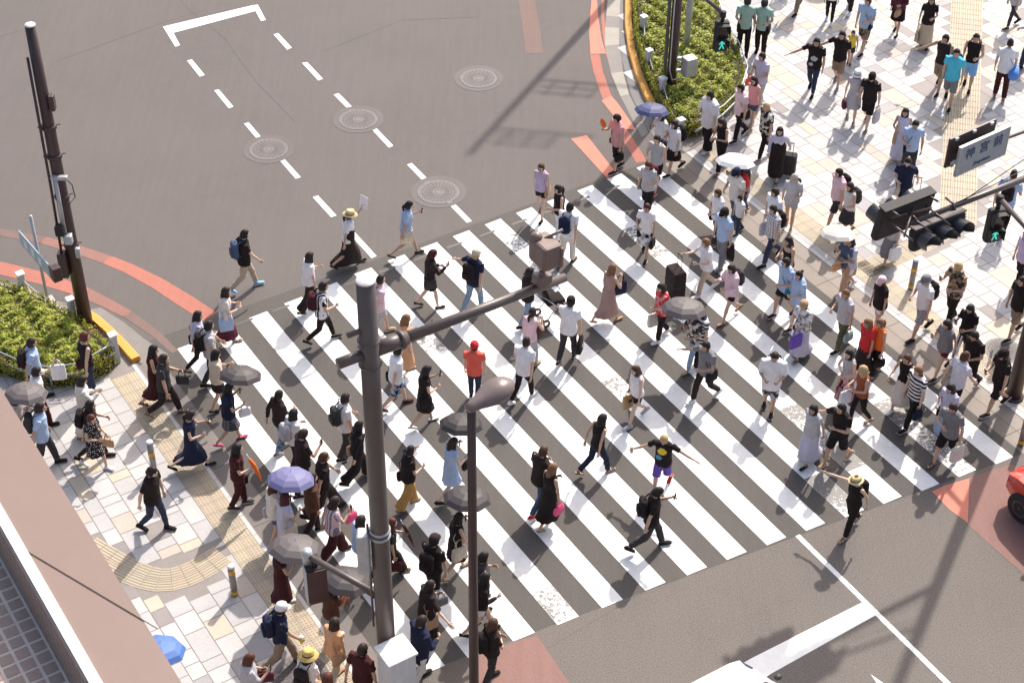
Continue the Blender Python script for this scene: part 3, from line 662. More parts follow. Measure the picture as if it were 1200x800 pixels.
for k in(0,.45,.9):
    q=a0+adir*(k+.1); tubeP(t,'crossbar',[Vector((q.x,q.y,za))+R@Vector((0,.42,.05)),Vector((q.x,q.y,za))+R@Vector((0,-.42,.0))],.02,m_pole,8)
tubeP(t,'brace',[a0+R@Vector((0,.25,.1)),a0+R@Vector((1.0,.1,.08))],.02,m_pole,8); tubeP(t,'brace',[a0+R@Vector((0,-.3,.05)),a0+R@Vector((.7,.25,.12))],.018,m_pole,8)
# pedestrian signal on the lower arm
zc=3.75; c2=G(1165,263,zc-.45); pedsignal('pedestrian signal with lit green walking man at the right edge hung on the lower arm',c2,math.radians(16))
h2=Vector((c2.x,c2.y,zc+.2)); t=TR_; tubeP(t,'lower_arm',[Vector((rp.x,rp.y,zc+.05)),h2],.055,m_pole); tubeP(t,'joint',[h2+Vector((0,0,.06)),h2+Vector((0,0,-.1))],.08,m_blk)
# place-name sign on the upper arm
zs=7.0; q0=G(1122,190,zs); q1=G(1180,164,zs); sd_=(q1-q0); sa=math.atan2(sd_.y,sd_.x); ln=sd_.length; cs=(q0+q1)/2; R=Rz(sa)
t=thing('place_name_sign','pale blue-grey sign board lettered in dark blue on the upper right arm','sign',cs,sa); I=Matrix.Identity(3)
b=MB(); b.box((0,0,0),(ln,.05,.62),I,0,.012); b.build('board',plain('sign board',(.27,.30,.33),.45),t)
b=MB()
for zz in(-.305,.305): b.box((0,0,zz),(ln+.02,.056,.018),I)
for xx in(-ln/2,ln/2): b.box((xx,0,0),(.018,.056,.60),I)
b.build('frame',m_gal,t)
def text(body,size,loc,mat,parent,name,rx=PI/2,space=1.0,ext=.004):
    cu=bpy.data.curves.new(name,'FONT'); cu.body=body; cu.size=size; cu.align_x='CENTER'; cu.align_y='CENTER'; cu.extrude=ext; cu.space_character=space
    o=bpy.data.objects.new(name,cu); COL.objects.link(o); dg=bpy.context.evaluated_depsgraph_get(); me=bpy.data.meshes.new_from_object(o.evaluated_get(dg)); bpy.data.objects.remove(o)
    me.materials.clear(); me.materials.append(mat); q=link(name,me,parent,loc); q.rotation_euler=(rx,0,0); return q
m_ink=plain('dark blue lettering',(.018,.045,.14),.4)
text('神宮前',.25,(0,-.031,.09),m_ink,t,'lettering',space=1.9); text('Jingumae',.10,(0,-.031,-.18),m_ink,t,'romaji_lettering',space=1.2)
cs2=G(1137,168,zs+.12); t=thing('direction_sign','dark brown back of a second sign board behind the pale lettered sign','sign',cs2,sa)
b=MB(); b.box((0,0,0),(ln*.93,.05,.62),I,0,.01); b.build('board',m_brown,t)
for xx in(-.45,0,.45):
    for zz in(-.28,.28): b=MB(); b.box((xx,-.04,zz),(.07,.04,.05),I); b.build('clip',m_wpost,t)
b=MB(); b.tube([(-.50,-.05,-.22),(-.46,-.10,-.16),(-.42,-.13,-.20)],.03,8); b.build('lamp_bracket',m_wpost,t,True)
t=TR_; tubeP(t,'sign_arm',[Vector((rp.x,rp.y,7.1)),cs+R@Vector((ln/2-.03,.06,.0)),cs+R@Vector((-ln/2+.1,.06,.0))],.035,m_arm)
# ---- unseen pole behind the top edge whose shadow crosses the road
ob=G(772,-62); t=pole('street pole standing beyond the top edge, seen by its long shadow on the road',ob,12.6,.16,.085,m_brown,'tall street poles')
for z in(8.6,11.3):
    tubeP(t,'arm_tube',[ob+Vector((0,0,z)),ob+Vector((2.6,-.35,z))],.04,m_arm); 
    for dz in(.35,.7): tubeP(t,'frame_bar',[ob+Vector((.2,0,z+dz)),ob+Vector((1.7,-.2,z+dz))],.03,m_arm)
    for x in(.5,1.1,1.7): tubeP(t,'frame_post',[ob+Vector((x,-x*.12,z)),ob+Vector((x,-x*.12,z+.8))],.03,m_arm)
# ---- main foreground pole
mpb=G(457,830); HM=9.42; TM=t=pole('big grey-brown pole in the foreground rising past the middle of the crossing',mpb,HM,.158,.142,m_pole,'tall street poles')
zz=8.12; p0=G(433,408,zz); p1=G(662,325,zz); d_=(p1-Vector((mpb.x,mpb.y,zz))); 
e=Vector((mpb.x,mpb.y,zz)); dn=d_.normalized(); 
tubeP(t,'arm_sleeve',[e+dn*.1,e+dn*.62],.115,m_pole,16); tubeP(t,'sleeve_flange',[e+dn*.50,e+dn*.55],.15,m_pole,16); tubeP(t,'arm_tube',[e+dn*.3,e+dn*(d_.length)],[.088,.078],m_pole,16) if False else None
b=MB(t.location); b.tube([e+dn*.3,e+dn*d_.length],[.085,.072],16); b.build('arm_tube',m_pole,t,True)
b=MB(t.location); b.tube([e-dn*.1,e-dn*.52],[.085,.085],16); b.build('stub_tube',m_pole,t,True)
b=MB(t.location); q=Vector((mpb.x,mpb.y,HM-.85)); b.tube([q,q-dn*.34],[.045,.045],10); b.build('small_stub',m_pole,t,True)
for z in(4.45,4.33,7.9,8.35): tubeP(t,'band_clamp',[Vector((mpb.x,mpb.y,z-.015)),Vector((mpb.x,mpb.y,z+.015))],.175,m_gal if z<5 else m_pole,20)
tubeP(t,'drain_pipe',[Vector((mpb.x-.19,mpb.y-.03,4.6)),Vector((mpb.x-.19,mpb.y-.03,2.2))],.02,m_pole,8)
mm=Vector((mpb.x,mpb.y,0))
boxP(t,'grey_box',mm+Vector((-.27,-.05,4.0)),(.20,.26,.85),None,m_gal,.03)
# device on the arm tip: brown housing with hood
q=e+dn*(d_.length-.42); t=thing('road_sensor','brown box-shaped road sensor with hood mounted near the tip of the foreground arm','sensor',q); aR=Rz(math.atan2(dn.y,dn.x)); m_dev=metal('brown device paint',(.17,.115,.10),.45)
tubeP(t,'mount',[q,q+Vector((0,0,.30))],.05,m_dev); boxP(t,'mount_block',q+Vector((0,0,.15)),(.26,.2,.16),aR,m_dev,.02)
b=MB(q); b.box(q+Vector((.04,.05,.62)),(.34,.46,.42),aR,0,.05); b.build('housing',m_dev,t); b=MB(q); b.box(q+aR@Vector((.20,-.04,.60)),(.05,.40,.36),aR,0,.02); b.build('hood',m_dev,t); b=MB(q); b.ell(q+Vector((-.1,.12,.84)),(.10,.10,.08)); b.build('dome',m_dev,t,True)
tubeP(t,'antenna',[q+Vector((0,.1,.8)),q+Vector((.3,.2,.92))],.025,m_dev)
# lower arm with pedestrian signal seen from behind
z2=2.85; p2=G(360,650,z2+.05); t=TM; e2=Vector((mpb.x,mpb.y,z2)); p2=Vector((p2.x,p2.y,z2+.05))
tubeP(t,'arm_tube',[e2,p2],.055,m_pole,12); tubeP(t,'joint',[p2+Vector((0,0,.1)),p2+Vector((0,0,-.16))],.09,m_gal,12); tubeP(t,'clip',[e2.lerp(p2,.12)+Vector((0,0,-.1)),e2.lerp(p2,.3)+Vector((0,0,-.07))],.03,m_brown)
c3=G(371,682,2.3); t=pedsignal('pedestrian signal seen from behind, maroon back panel, on the slanting arm',c3,math.radians(200),True)
b=MB(); b.box((0,.112,0),(.33,.02,.78),I,0,.004); b.build('back_panel',metal('maroon panel',(.06,.024,.026),.5),t); b=MB(); b.box((.185,0,0),(.02,.22,.80),I,0,.004); b.build('side_edge',m_gal,t)
# control cabinet on the big pole
cc=G(464,762,2.0); t=thing('control_cabinet','white weathered metal control cabinet fixed to the foot of the foreground pole','cabinet',(cc.x,cc.y,0)); R=Rz(math.radians(33))
m_cab=metal('cabinet paint',(.56,.55,.56),.5,0,.12)
boxP(t,'cabinet_body',Vector((cc.x,cc.y,1.30)),(.50,.46,1.35),R,m_cab,.02); boxP(t,'cabinet_lid',Vector((cc.x,cc.y,2.0)),(.56,.52,.05),R,gm('white cap',metal,(.72,.72,.72),.5),.012); boxP(t,'support',Vector((cc.x,cc.y,.31)),(.16,.16,.62),R,m_gal,.01)
# street lamp in the foreground
lb=G(556,862); t=thing('street_lamp','slim dark street lamp with cobra-shaped head over the middle of the crossing','street lamp',(lb.x,lb.y,0)); HL=7.55
b=MB(lb); b.tube([lb,lb+Vector((0,0,HL*.5)),lb+Vector((0,0,HL))],[.085,.075,.065],16); b.build('post',m_brown,t,True)
z=HL; h0=Vector((lb.x,lb.y,z)); h1=G(601,447,z+.10); hv=(h1-h0); hv.z=0; L=hv.length; hn=hv.normalized(); sn=Vector((-hn.y,hn.x,0))
rs=[]
for k,(x,w_,up,dn_) in enumerate([(-.10,.03,.02,.02),(-.085,.055,.05,.05),(.0,.065,.07,.07),(.15,.085,.085,.075),(.3,.12,.10,.09),(.45,.155,.125,.10),(.6,.165,.14,.10),(.75,.15,.13,.08),(.88,.11,.09,.05),(.96,.06,.05,.03),(1,.015,.01,.01)]):
    c_=h0+hn*(x*L)+Vector((0,0,.03+.08*x)); rs.append([c_+sn*(w_*1.4*math.cos(a))+Vector((0,0,(up*1.2 if math.sin(a)>0 else dn_*1.2)*math.sin(a))) for a in [2*PI*j/16 for j in range(16)]])
b=MB(lb); b.rings(rs); b.build('lamp_head',m_lamp,t,True)
b=MB(lb); c_=h0+hn*(.62*L)+Vector((0,0,-.015)); b.ell(c_,(.24,.12,.06),Rz(math.atan2(hn.y,hn.x))); b.build('lamp_glass',plain('lamp glass',(.5,.5,.48),.2),t,True)
# ================================================================== BUILDING the photo is taken from
m_cop=metal('pinkish coping sheet',(.205,.14,.115),.5,0,.04); m_strip=plain('white flashing',(.60,.61,.63),.5); 
bt=thing('building','pinkish-brown parapet of the building the photo is taken from, lower left corner','building',(0,0,0))
def wb(s0,s1,t0,t1,z0,z1,mat,name): 
    b=MB(); vs=[W(s,t_,z) for z in(z0,z1) for s,t_ in((s0,t0),(s1,t0),(s1,t1),(s0,t1))]; b.add(vs,[(3,2,1,0),(4,5,6,7),(0,1,5,4),(1,2,6,5),(2,3,7,6),(3,0,4,7)]); return b.build(name,mat,bt)
wb(-16,9,-9,1.27,0,18.4,stone('facade concrete',(.36,.30,.27)),'wall'); wb(-16,9,1.075,1.34,18.4,19.0,m_cop,'coping'); wb(-16,9,1.026,1.073,18.4,19.012,m_strip,'flashing')
b=MB(); m_t=stone('brown mosaic tile',(.27,.19,.16),.12,.4); m_g=plain('tile grout',(.58,.50,.44),.8)
b.add([W(-16,1.012,18.6),W(9,1.012,18.6),W(9,1.022,19.0),W(-16,1.022,19.0)],[(0,1,2,3)],1)
k=0; s_=-7.5
while s_<-1.5:
    for j in range(4):
        z0=18.99-.062*(j+1)-.0; zt=lambda z:1.012+.010*(z-18.6)/.4-.004
        b.poly([W(s_,zt(z0),z0),W(s_+.052,zt(z0),z0),W(s_+.052,zt(z0+.052),z0+.052),W(s_,zt(z0+.052),z0+.052)],0)
    s_+=.062
b.build('tiled_inner_wall',[m_t,m_g],bt)
wb(-16,9,-9,.98,18.4,18.72,stone('terrace floor',(.42,.36,.32)),'terrace_floor')
b=MB(); b.poly([W(-16,.675,18.7225),W(9,.675,18.7225),W(9,1.012,18.7225),W(-16,1.012,18.7225)],1); s_=-8.0
while s_<-1.5:
    for j in range(5): b.poly([W(s_,.655+.072*j,18.7245),W(s_+.056,.655+.072*j,18.7245),W(s_+.056,.655+.072*j+.058,18.7245),W(s_,.655+.072*j+.058,18.7245)],0)
    s_+=.070
b.build('tiled_ledge',[m_t,m_g],bt)
b=MB(); p=G(30,645,19.0); q=G(185,737,19.0); dd=(q-p).normalized(); nn=Vector((-dd.y,dd.x,0))*.0024; zz_=Vector((0,0,.003)); b.poly([p+nn+zz_,p-nn+zz_,q-nn+zz_,q+nn+zz_]); b.build('coping_joint',plain('dark joint gap',(.035,.02,.018),.8),bt)  # dark seam line across the coping, in its own colour
for fl in range(5):
    for k in range(8):
        s0=-15+3*k; wn=wb(s0,s0+1.9,1.272,1.30,1.2+3.4*fl,3.4+3.4*fl,m_strip,'window_frame'); b=MB(); b.add([W(s0+.08,1.305,1.3+3.4*fl),W(s0+1.82,1.305,1.3+3.4*fl),W(s0+1.82,1.305,3.3+3.4*fl),W(s0+.08,1.305,3.3+3.4*fl)],[(0,1,2,3)]); b.build('window_pane',gm('window glass',plain,(.05,.07,.08),.08),wn)
# ================================================================== CARS
def car(label,loc,ang,paintcol,kind,marks=False):
    """x forward, y left; body lofted from sections"""
    t=thing('parked_car' if False else 'car',label,'car',loc,ang,None)
    mp_=plain('car paint '+kind,paintcol,.22); 
    try: mp_.node_tree.nodes['Principled BSDF'].inputs['Coat Weight'].default_value=.6
    except Exception: pass
    gl=gm('car glass',plain,(.02,.022,.025),.06); bk=gm('tyre rubber',plain,(.018,.017,.017),.8); rim=gm('wheel rim',metal,(.09,.09,.09),.35,.5)
    if kind=='van': S=[(2.3,.45,.75,.70,.70),(2.25,.35,.95,.82,.78),(1.9,.30,1.08,.86,.80),(1.45,.28,1.22,.87,.80),(.75,.28,1.86,.87,.66),(0.3,.28,1.95,.87,.68),(-1.2,.28,1.96,.87,.68),(-2.0,.3,1.90,.86,.66),(-2.3,.4,1.2,.80,.74),(-2.35,.5,.8,.7,.7)]
    else: S=[(1.95,.42,.62,.50,.45),(1.88,.30,.80,.72,.62),(1.6,.25,.93,.80,.70),(1.1,.24,1.00,.82,.72),(.75,.24,1.04,.82,.72),(.15,.24,1.44,.82,.55),(-.3,.24,1.48,.82,.56),(-1.2,.24,1.46,.82,.56),(-1.7,.26,1.1,.80,.64),(-1.88,.32,.85,.74,.62),(-1.95,.45,.65,.6,.5)]
    rs=[]
    for x,zb,zt,wb_,wt in S:
        zm=min(.92,zt-.05) if kind!='van' else min(1.05,zt-.05); h=[(0,zb),(wb_*.9,zb),(wb_,zb+.12),(wb_*1.0,zm*.8),(wb_*.97,zm),(wt+ (0 if zt>zm+.2 else .1),zt-.07),(wt*.85,zt-.01),(0,zt)]
        r=[Vector((x,y,z)) for y,z in h]+[Vector((x,-y,z)) for y,z in h[-2:0:-1]]; rs.append(r)
    b=MB(); b.rings(rs); body=b.build('body',mp_,t,True)
    big=kind=='van'
    xf=1.45 if big else .75; xr=.75 if big else .15; zl,zh=(1.24,1.82) if big else (1.06,1.40); wl,wh=(.74,.62) if big else (.68,.52)
    b=MB(); o=.012; b.poly([(xf-.02,-wl,zl),(xf-.02,wl,zl),(xr+.05,wh,zh+o),(xr+.05,-wh,zh+o)]); b.build('windscreen',gl,t)
    for sy in(-1,1):
        b=MB(); z0,z1=(1.12,1.78) if big else (.98,1.38); ya,yb=(.868,.72) if big else (.80,.62)
        b.poly([(xr+.25,sy*(ya),z0),(-1.55,sy*ya,z0),(-1.4,sy*yb,z1),(xr-.1,sy*yb,z1)]); b.build('side_window',gl,t)
        b=MB(); b.ell((xf-.05,sy*(.95 if not big else 1.0),zl-.02),(.06,.08,.05)); b.build('wing_mirror',gm('bumper trim',plain,(.03,.03,.03),.6),t,True)
        b=MB(); b.ell((S[1][0]-.10,sy*.58,S[1][2]-.13),(.13,.13,.10)); b.build('headlight',gm('headlight glass',plain,(.6,.6,.6),.1),t,True)
        b=MB(); b.box((-S[1][0]+.02,sy*.62,.85),(.08,.16,.16),None,0,.03); b.build('tail_light',gm('tail light',plain,(.4,.02,.02),.2),t,True)
        for x in((1.35,-1.35) if not big else (1.45,-1.45)):
            wv=MB(); R=Matrix.Rotation(PI/2,3,'X'); cpos=Vector((x,sy*(.76 if not big else .80),.31))
            wv.rings([[cpos+Vector((r*math.cos(2*PI*j/24),yy*sy,r*math.sin(2*PI*j/24))) for j in range(24)] for r,yy in((.2,-.1),(.30,-.1),(.315,-.07),(.315,.07),(.30,.1),(.2,.1))]); wh_=wv.build('wheel',bk,t,True)
            wv=MB(); wv.rings([[cpos+Vector((r*math.cos(2*PI*j/10),yy*sy,r*math.sin(2*PI*j/10))) for j in range(10)] for r,yy in((.19,.085),(.19,.105),(.05,.09),(.01,.11))]); wv.build('rim',rim,wh_)
    b=MB(); b.box((S[0][0]-.03,0,.5),(.10,1.2,.16),None,0,.03); b.build('front_bumper',gm('bumper trim',plain,(.03,.03,.03),.6),t)
    if marks: b=MB(); b.box((S[2][0]-.25,-.815,.86),(.14,.012,.07),None,0,.0); b.build('green_sticker',plain('green sticker',(.03,.35,.12),.5),t)
    return t
hs=math.atan2(-SD.y,-SD.x)
cr=G(1203,600); car('red car entering at the right edge with its front wheel showing',(cr.x,cr.y,0),hs,(.55,.030,.022),'hatch',True) if False else None
c_=G(1213,560); rc=car('glossy red car cut by the right edge, only its front corner and wheel showing',(0,0,0),hs,(.55,.030,.022),'hatch',True)
fw=G(1193,608); R=Rz(hs); loc=Vector((fw.x,fw.y,0))-R@Vector((1.35,.80,0)); rc.location=loc
vc=car('white van cut by the bottom edge, only the front of its roof showing',(0,0,0),hs,(.70,.70,.70),'van')
top=G(890,822,1.9); R=Rz(hs); vc.location=Vector((top.x,top.y,0))-R@Vector((.75,0,0))
# ================================================================== PEOPLE
def lerp(a,b,k): return a+(b-a)*k
def ringell(c_,ra,rb,n=14,A=Vector((0,1,0)),B=Vector((1,0,0)),pw=1.0):
    o=[]
    for j in range(n):
        a=2*PI*j/n; cx,sx=math.cos(a),math.sin(a)
        if pw!=1: cx=math.copysign(abs(cx)**pw,cx); sx=math.copysign(abs(sx)**pw,sx)
        o.append(c_+A*(ra*cx)+B*(rb*sx))
    return o
ARM={ # upper arm forward deg, outward deg ; forearm direction (x fwd, out, z)
'down':(4,9,(.12,.02,-1)),'swf':(26,8,(.62,-.05,-.78)),'swb':(-26,10,(-.18,.04,-1)),'phone':(28,10,(.78,-.38,.50)),'hold':(8,13,(.88,-.42,.02)),
'strap':(20,18,(.35,-.42,.84)),'face':(52,18,(.10,-.45,.90)),'out':(8,52,(.25,.80,-.42)),'outw':(12,72,(.25,1,-.10)),'fwd':(58,8,(1,-.05,.12)),'umb':(16,14,(.62,-.28,.72)),
'bag':(1,13,(.06,.06,-1)),'shl':(-6,22,(.70,-.10,-.30)),'cross':(18,16,(.50,-.86,.05)),'back':(-14,16,(-.3,.2,-.9)),'raise':(75,18,(.6,-.1,.8)),'pull':(-34,14,(-.45,.12,-.88))}
RAW=[]    # (object, key) temp objects evaluated together
PEOPLE=[]
def raw(mb,vox,smooth=3,src=None):
    me=bpy.data.meshes.new('raw'); me.from_pydata(mb.v,[],mb.f); o=bpy.data.objects.new('raw',me); COL.objects.link(o)
    m=o.modifiers.new('r','REMESH'); m.mode='VOXEL'; m.voxel_size=vox; m.adaptivity=0
    s_=o.modifiers.new('s','SMOOTH'); s_.factor=.5; s_.iterations=smooth
    RAW.append(o); return len(RAW)-1
class Pose: pass
def make_pose(H,fem,st,armL,armR,lean,headyaw,headpitch,rnd):
    P=Pose(); P.H=H; P.fem=fem
    lead=1 if st>=0 else -1; s_=abs(st)
    L1,L2=.245*H,.235*H; hipy=.050*H*(1.0 if not fem else .98); P.legs={}
    for side in(1,-1):
        front=(side==lead)
        if s_<.05: th,ka,ft=3*side,4,0
        elif front: th,ka,ft=27*s_,5+8*s_,6*s_
        else: th,ka,ft=-15*s_,8+34*s_,-34*s_
        hip=Vector((0,side*hipy,0)); a=math.radians(th); b_=math.radians(th-ka)
        wd=side*(.006 if s_>.3 else .02)*H
        kn=hip+Vector((math.sin(a)*L1,wd*.5,-math.cos(a)*L1)); an=kn+Vector((math.sin(b_)*L2,wd*.5-side*.008,-math.cos(b_)*L2))
        P.legs[side]=[hip,kn,an,math.radians(ft)]
    P.foot={}
    zmin=9
    for side,(hip,kn,an,ft) in P.legs.items():
        d_=Vector((math.cos(ft),0,math.sin(ft))); toe=an+d_*.085*H-Vector((math.sin(-ft)*0,0,.035*H)); heel=an-d_*.03*H-Vector((0,0,.04*H)); zmin=min(zmin,toe.z-.008*H if ft<0 else heel.z-.003*H, heel.z)
    hz=-zmin
    for side in P.legs:
        P.legs[side][:3]=[p+Vector((0,0,hz)) for p in P.legs[side][:3]]
    P.hip=Vector((0,0,hz)); ln=math.radians(lean); P.up=Vector((math.sin(ln),0,math.cos(ln))); P.fw=Vector((math.cos(ln),0,-math.sin(ln)))
    def sp(h): return P.hip+P.up*(h*H)      # h measured above hip joint, as fraction of H
    P.sp=sp
    sw=(.113 if not fem else .098)*H; P.sw=sw; P.sh=sp(.305)
    tw=math.radians(7*s_*-lead); P.tw=tw
    P.arms={}
    for side,an_ in((1,armL),(-1,armR)):
        f,o_,fd=ARM[an_]; f=math.radians(f+rnd.uniform(-4,4)); o2=math.radians(o_+rnd.uniform(-2,3))
        S=P.sh+Vector((math.sin(-tw)*sw*side,side*sw*math.cos(tw),-.008*H)); ud=Vector((math.sin(f)*math.cos(o2),side*math.sin(o2),-math.cos(f)*math.cos(o2)))
        E_=S+ud*(.172*H); v=Vector((fd[0],side*fd[1],fd[2])).normalized(); Wr=E_+v*(.148*H)
        P.arms[side]=[S,E_,Wr,v]
    P.neck=sp(.335); P.headc=sp(.40)+P.fw*(.022*H)
    P.hR=Matrix.Rotation(headyaw,3,'Z')@Matrix.Rotation(headpitch,3,'Y')
    return P
def torso_rings(P,g=0.0,z0=-.06,z1=.335,hemflare=0.0,loose=0.0):
    H=P.H; f=P.fem
    T=[(-.075,.050,.045),(-.045,.083,.062),(.0,.095 if not f else .098,.068),(.045,.088 if not f else .090,.064),(.10,.079 if not f else .070,.056),(.16,.084 if not f else .074,.060),(.22,.097 if not f else .084,.068 if not f else .072),(.265,.103 if not f else .086,.062),(.30,.098 if not f else .082,.048),(.322,.060 if not f else .052,.038),(.338,.036,.034)]
    out=[]; 
    def at(h):
        for a,b in zip(T[:-1],T[1:]):
            if a[0]<=h<=b[0]: k=(h-a[0])/(b[0]-a[0]); return lerp(a[1],b[1],k),lerp(a[2],b[2],k)
        return (T[0] if h<T[0][0] else T[-1])[1:]
    hs=[z0]+[x[0] for x in T if z0+.01<x[0]<z1-.008]+[z1]
    for h in hs:
        ra,rb=at(h); k=max(0,min(1,(.24-h)/.25)); ra=max(ra,lerp(ra,.097 if not f else .088,loose)) if h<.25 else ra; rb=max(rb,lerp(rb,.070,loose)) if h<.25 else rb
        tw=P.tw*max(0,min(1,h/.28)); A=Vector((-math.sin(tw),math.cos(tw),0)); B=A.cross(P.up)
        out.append(ringell(P.sp(h)+P.up*((g*.75+.004) if g>.012 and h>.262 else 0),(ra*H+g+hemflare*k),(rb*H+g+hemflare*k),16,A,B,.88))
    return out
def limb(mb,pts,rad,seg=10,ref=(0,1,0)): mb.tube(pts,rad,seg,0,True,ref)
def hand(P,side,curl,mb):
    S,E_,Wr,v=P.arms[side]; k=P.H/1.65; 
    up=Vector((0,0,1)) if abs(v.z)<.8 else Vector((1,0,0)); n=Vector((0,-side,0)); n=(n-v*n.dot(v)); 
    if n.length<.2: n=Vector((0,0,-1)); n=n-v*n.dot(v)
    n.normalize(); w_=v.cross(n); 
    if (w_.z<0 and abs(v.z)<.8) or (abs(v.z)>=.8 and w_.x<0): w_=-w_
    p0=Wr-v*.012*k; 
    def rr(c_,a,b,nn=8): return [c_+w_*(a*math.cos(2*PI*j/nn))+n*(b*math.sin(2*PI*j/nn)) for j in range(nn)]
    mb.rings([rr(p0,.020*k,.016*k),rr(Wr+v*.02*k,.026*k,.014*k),rr(Wr+v*.055*k,.037*k,.014*k),rr(Wr+v*.085*k,.038*k,.011*k),rr(Wr+v*.092*k,.030*k,.006*k)])
    c1=[0,.25,.9][curl]; c2=[.2,.8,2.0][curl]
    for q,(off,l) in enumerate(((.028,.068),(.010,.076),(-.009,.071),(-.027,.056))):
        b=Wr+v*.084*k+w_*off*k; d1=(v*math.cos(c1)+n*math.sin(c1)); d2=(v*math.cos(c2)+n*math.sin(c2)); 
        m_=b+d1*l*.52*k; e=m_+d2*l*.48*k; mb.tube([b,m_,e],[.0088*k,.0082*k,.0062*k],5,0,True,tuple(w_))
    b=Wr+v*.028*k+w_*.026*k; d1=(v*.72+w_*.62+n*.25).normalized(); d2=(v*.88+w_*.15+n*.45).normalized(); m_=b+d1*.034*k; mb.tube([b,m_,m_+d2*.030*k],[.012*k,.010*k,.0075*k],5,0,True,tuple(n))
    return Wr+v*.06*k+n*.012*k
def head_mesh(P,mb):
    H=P.H; rz,ry,rx=.070*H,.0465*H,.058*H; c_=P.headc; R=P.hR; n,m=18,14; rs=[]
    for i in range(m+1):
        th=PI*min(max(i/m,.03),.97); z=math.cos(th); r=[]
        for j in range(n):
            a=2*PI*j/n; x=math.sin(th)*math.cos(a); y=math.sin(th)*math.sin(a)
            if z<-.1: k=(-z-.1); y*=1-.42*k; x=x*(1-.25*k)+.22*k
            if z>0: x*=1.03; 
            fx=max(0,math.cos(a))
            if -.25<z<.15 and fx>.9: x+=.03
            if .12<z<.34 and fx>.8: x+=.035
            r.append(c_+R@Vector((x*rx,y*ry,z*rz)))
        rs.append(r)
    mb.rings(rs[::-1],0)
    def Q(x,y,z): return c_+R@Vector((x*rx,y*ry,z*rz))
    mb.add([Q(1.02,0,.18),Q(.97,.14,-.22),Q(1.24,0,-.20),Q(.97,-.14,-.22),Q(1.0,0,-.30)],[(0,1,2),(0,2,3),(1,4,2),(2,4,3)],0)
    for sy in(-1,1):
        mb.ell(Q(.93,sy*.36,.04),(.010*k_(H),.0125*k_(H),.0055*k_(H)),R,1,8,5); mb.tube([Q(1.0,sy*.16,.20),Q(.98,sy*.40,.24),Q(.86,sy*.58,.19)],.0032*k_(H),4,1)
        mb.ell(Q(-.02,sy*1.0,-.05),(.017*k_(H),.006*k_(H),.027*k_(H)),R,0,8,5)
    mb.ell(Q(.97,0,-.50),(.010*k_(H),.019*k_(H),.0055*k_(H)),R,2,8,5)
def k_(H): return H/1.65
def hair_mesh(P,style):
    H=P.H; rz,ry,rx=.070*H,.0465*H,.058*H; c_=P.headc; R=P.hR; mb=MB(); n=22; k=H/1.65
    zmin={'short':-.52,'bob':-1.22,'long':-1.1,'pony':-.60,'bun':-.60,'buzz':-.42,'half':-1.1}[style]; big={'short':1.17,'bob':1.24,'long':1.2,'pony':1.12,'bun':1.12,'buzz':1.06,'half':1.18}[style]
    zs=[1.16,1.13,1.02,.80,.52,.25,0,-.25,-.5,-.8,-1.0,-1.22]; zs=[z for z in zs if z>=zmin-.01]; rs=[]
    if zs[-1]>zmin+.05: zs.append(zmin)
    for z in zs:
        zz=max(-.98,min(.985,z/1.17)); s_=math.sqrt(max(.02,1-zz*zz)) if z>0 else max(.72,math.sqrt(max(.02,1-(z/1.9)**2)))
        if style=='bob' and z<-.3: s_=1.0+.04*math.sin(z*5)
        r=[]
        for j in range(n):
            a=2*PI*j/n; ca,sa=math.cos(a),math.sin(a); rr=big*s_*(1+.035*math.sin(a*7+z*4)+.02*math.sin(a*11-z*9)); x=rr*ca; y=rr*sa
            face=ca-(.30 if z<.30 else .62)
            if z<.66 and face>0: x=min(x,.58 if z<.42 else .84); y*=.80
            if style in('bob','long','half') and z<.3 and .0<ca<.55: x*=.9; y*=1.08
            if z<-.45 and style in('short','pony','bun','buzz'): x-=.05; y*=.86
            r.append(c_+R@Vector((x*rx,y*ry,z*rz)))
        rs.append(r)
    mb.rings(rs[::-1],0)
    back=-P.fw; dn=-P.up
    if style in('long','half'):
        l=.19*H if style=='long' else .115*H; b0=c_+R@Vector((-.55*rx,0,0)); pts=[]; rad=[]
        for q in range(8):
            t=q/7; p=b0+dn*(l*t*1.15+.02)+back*(.030*k+.028*k*math.sin(min(1,t*1.5)*PI*.6)); pts.append(p); rad.append(((.062-.018*t*t)*k*(1.15 if style=='long' else 1.1),(.034-.010*t)*k))
        mb.tube(pts,rad,12,0,True,tuple(P.fw))
        # side locks
        for sy in(-1,1):
            p=c_+R@Vector((.15*rx,sy*.98*ry,-.2*rz)); mb.tube([p,p+dn*.07*k+back*.01,p+dn*(l*.7)+back*.03*k+Vector((0,sy*.01,0))],[(.018*k,.026*k),(.020*k,.026*k),(.010*k,.012*k)],8,0,True,(0,1,0))
    if style=='pony':
        b0=c_+R@Vector((-1.08*rx,0,.25*rz)); mb.tube([b0,b0+back*.035*k+dn*.01,b0+back*.050*k+dn*.07*k,b0+back*.035*k+dn*.17*k,b0+back*.02*k+dn*.25*k],[.016*k,.026*k,.030*k,.026*k,.008*k],10)
    if style=='bun': mb.ell(c_+R@Vector((-1.15*rx,0,.55*rz)),(.038*k,.040*k,.038*k))
    return mb
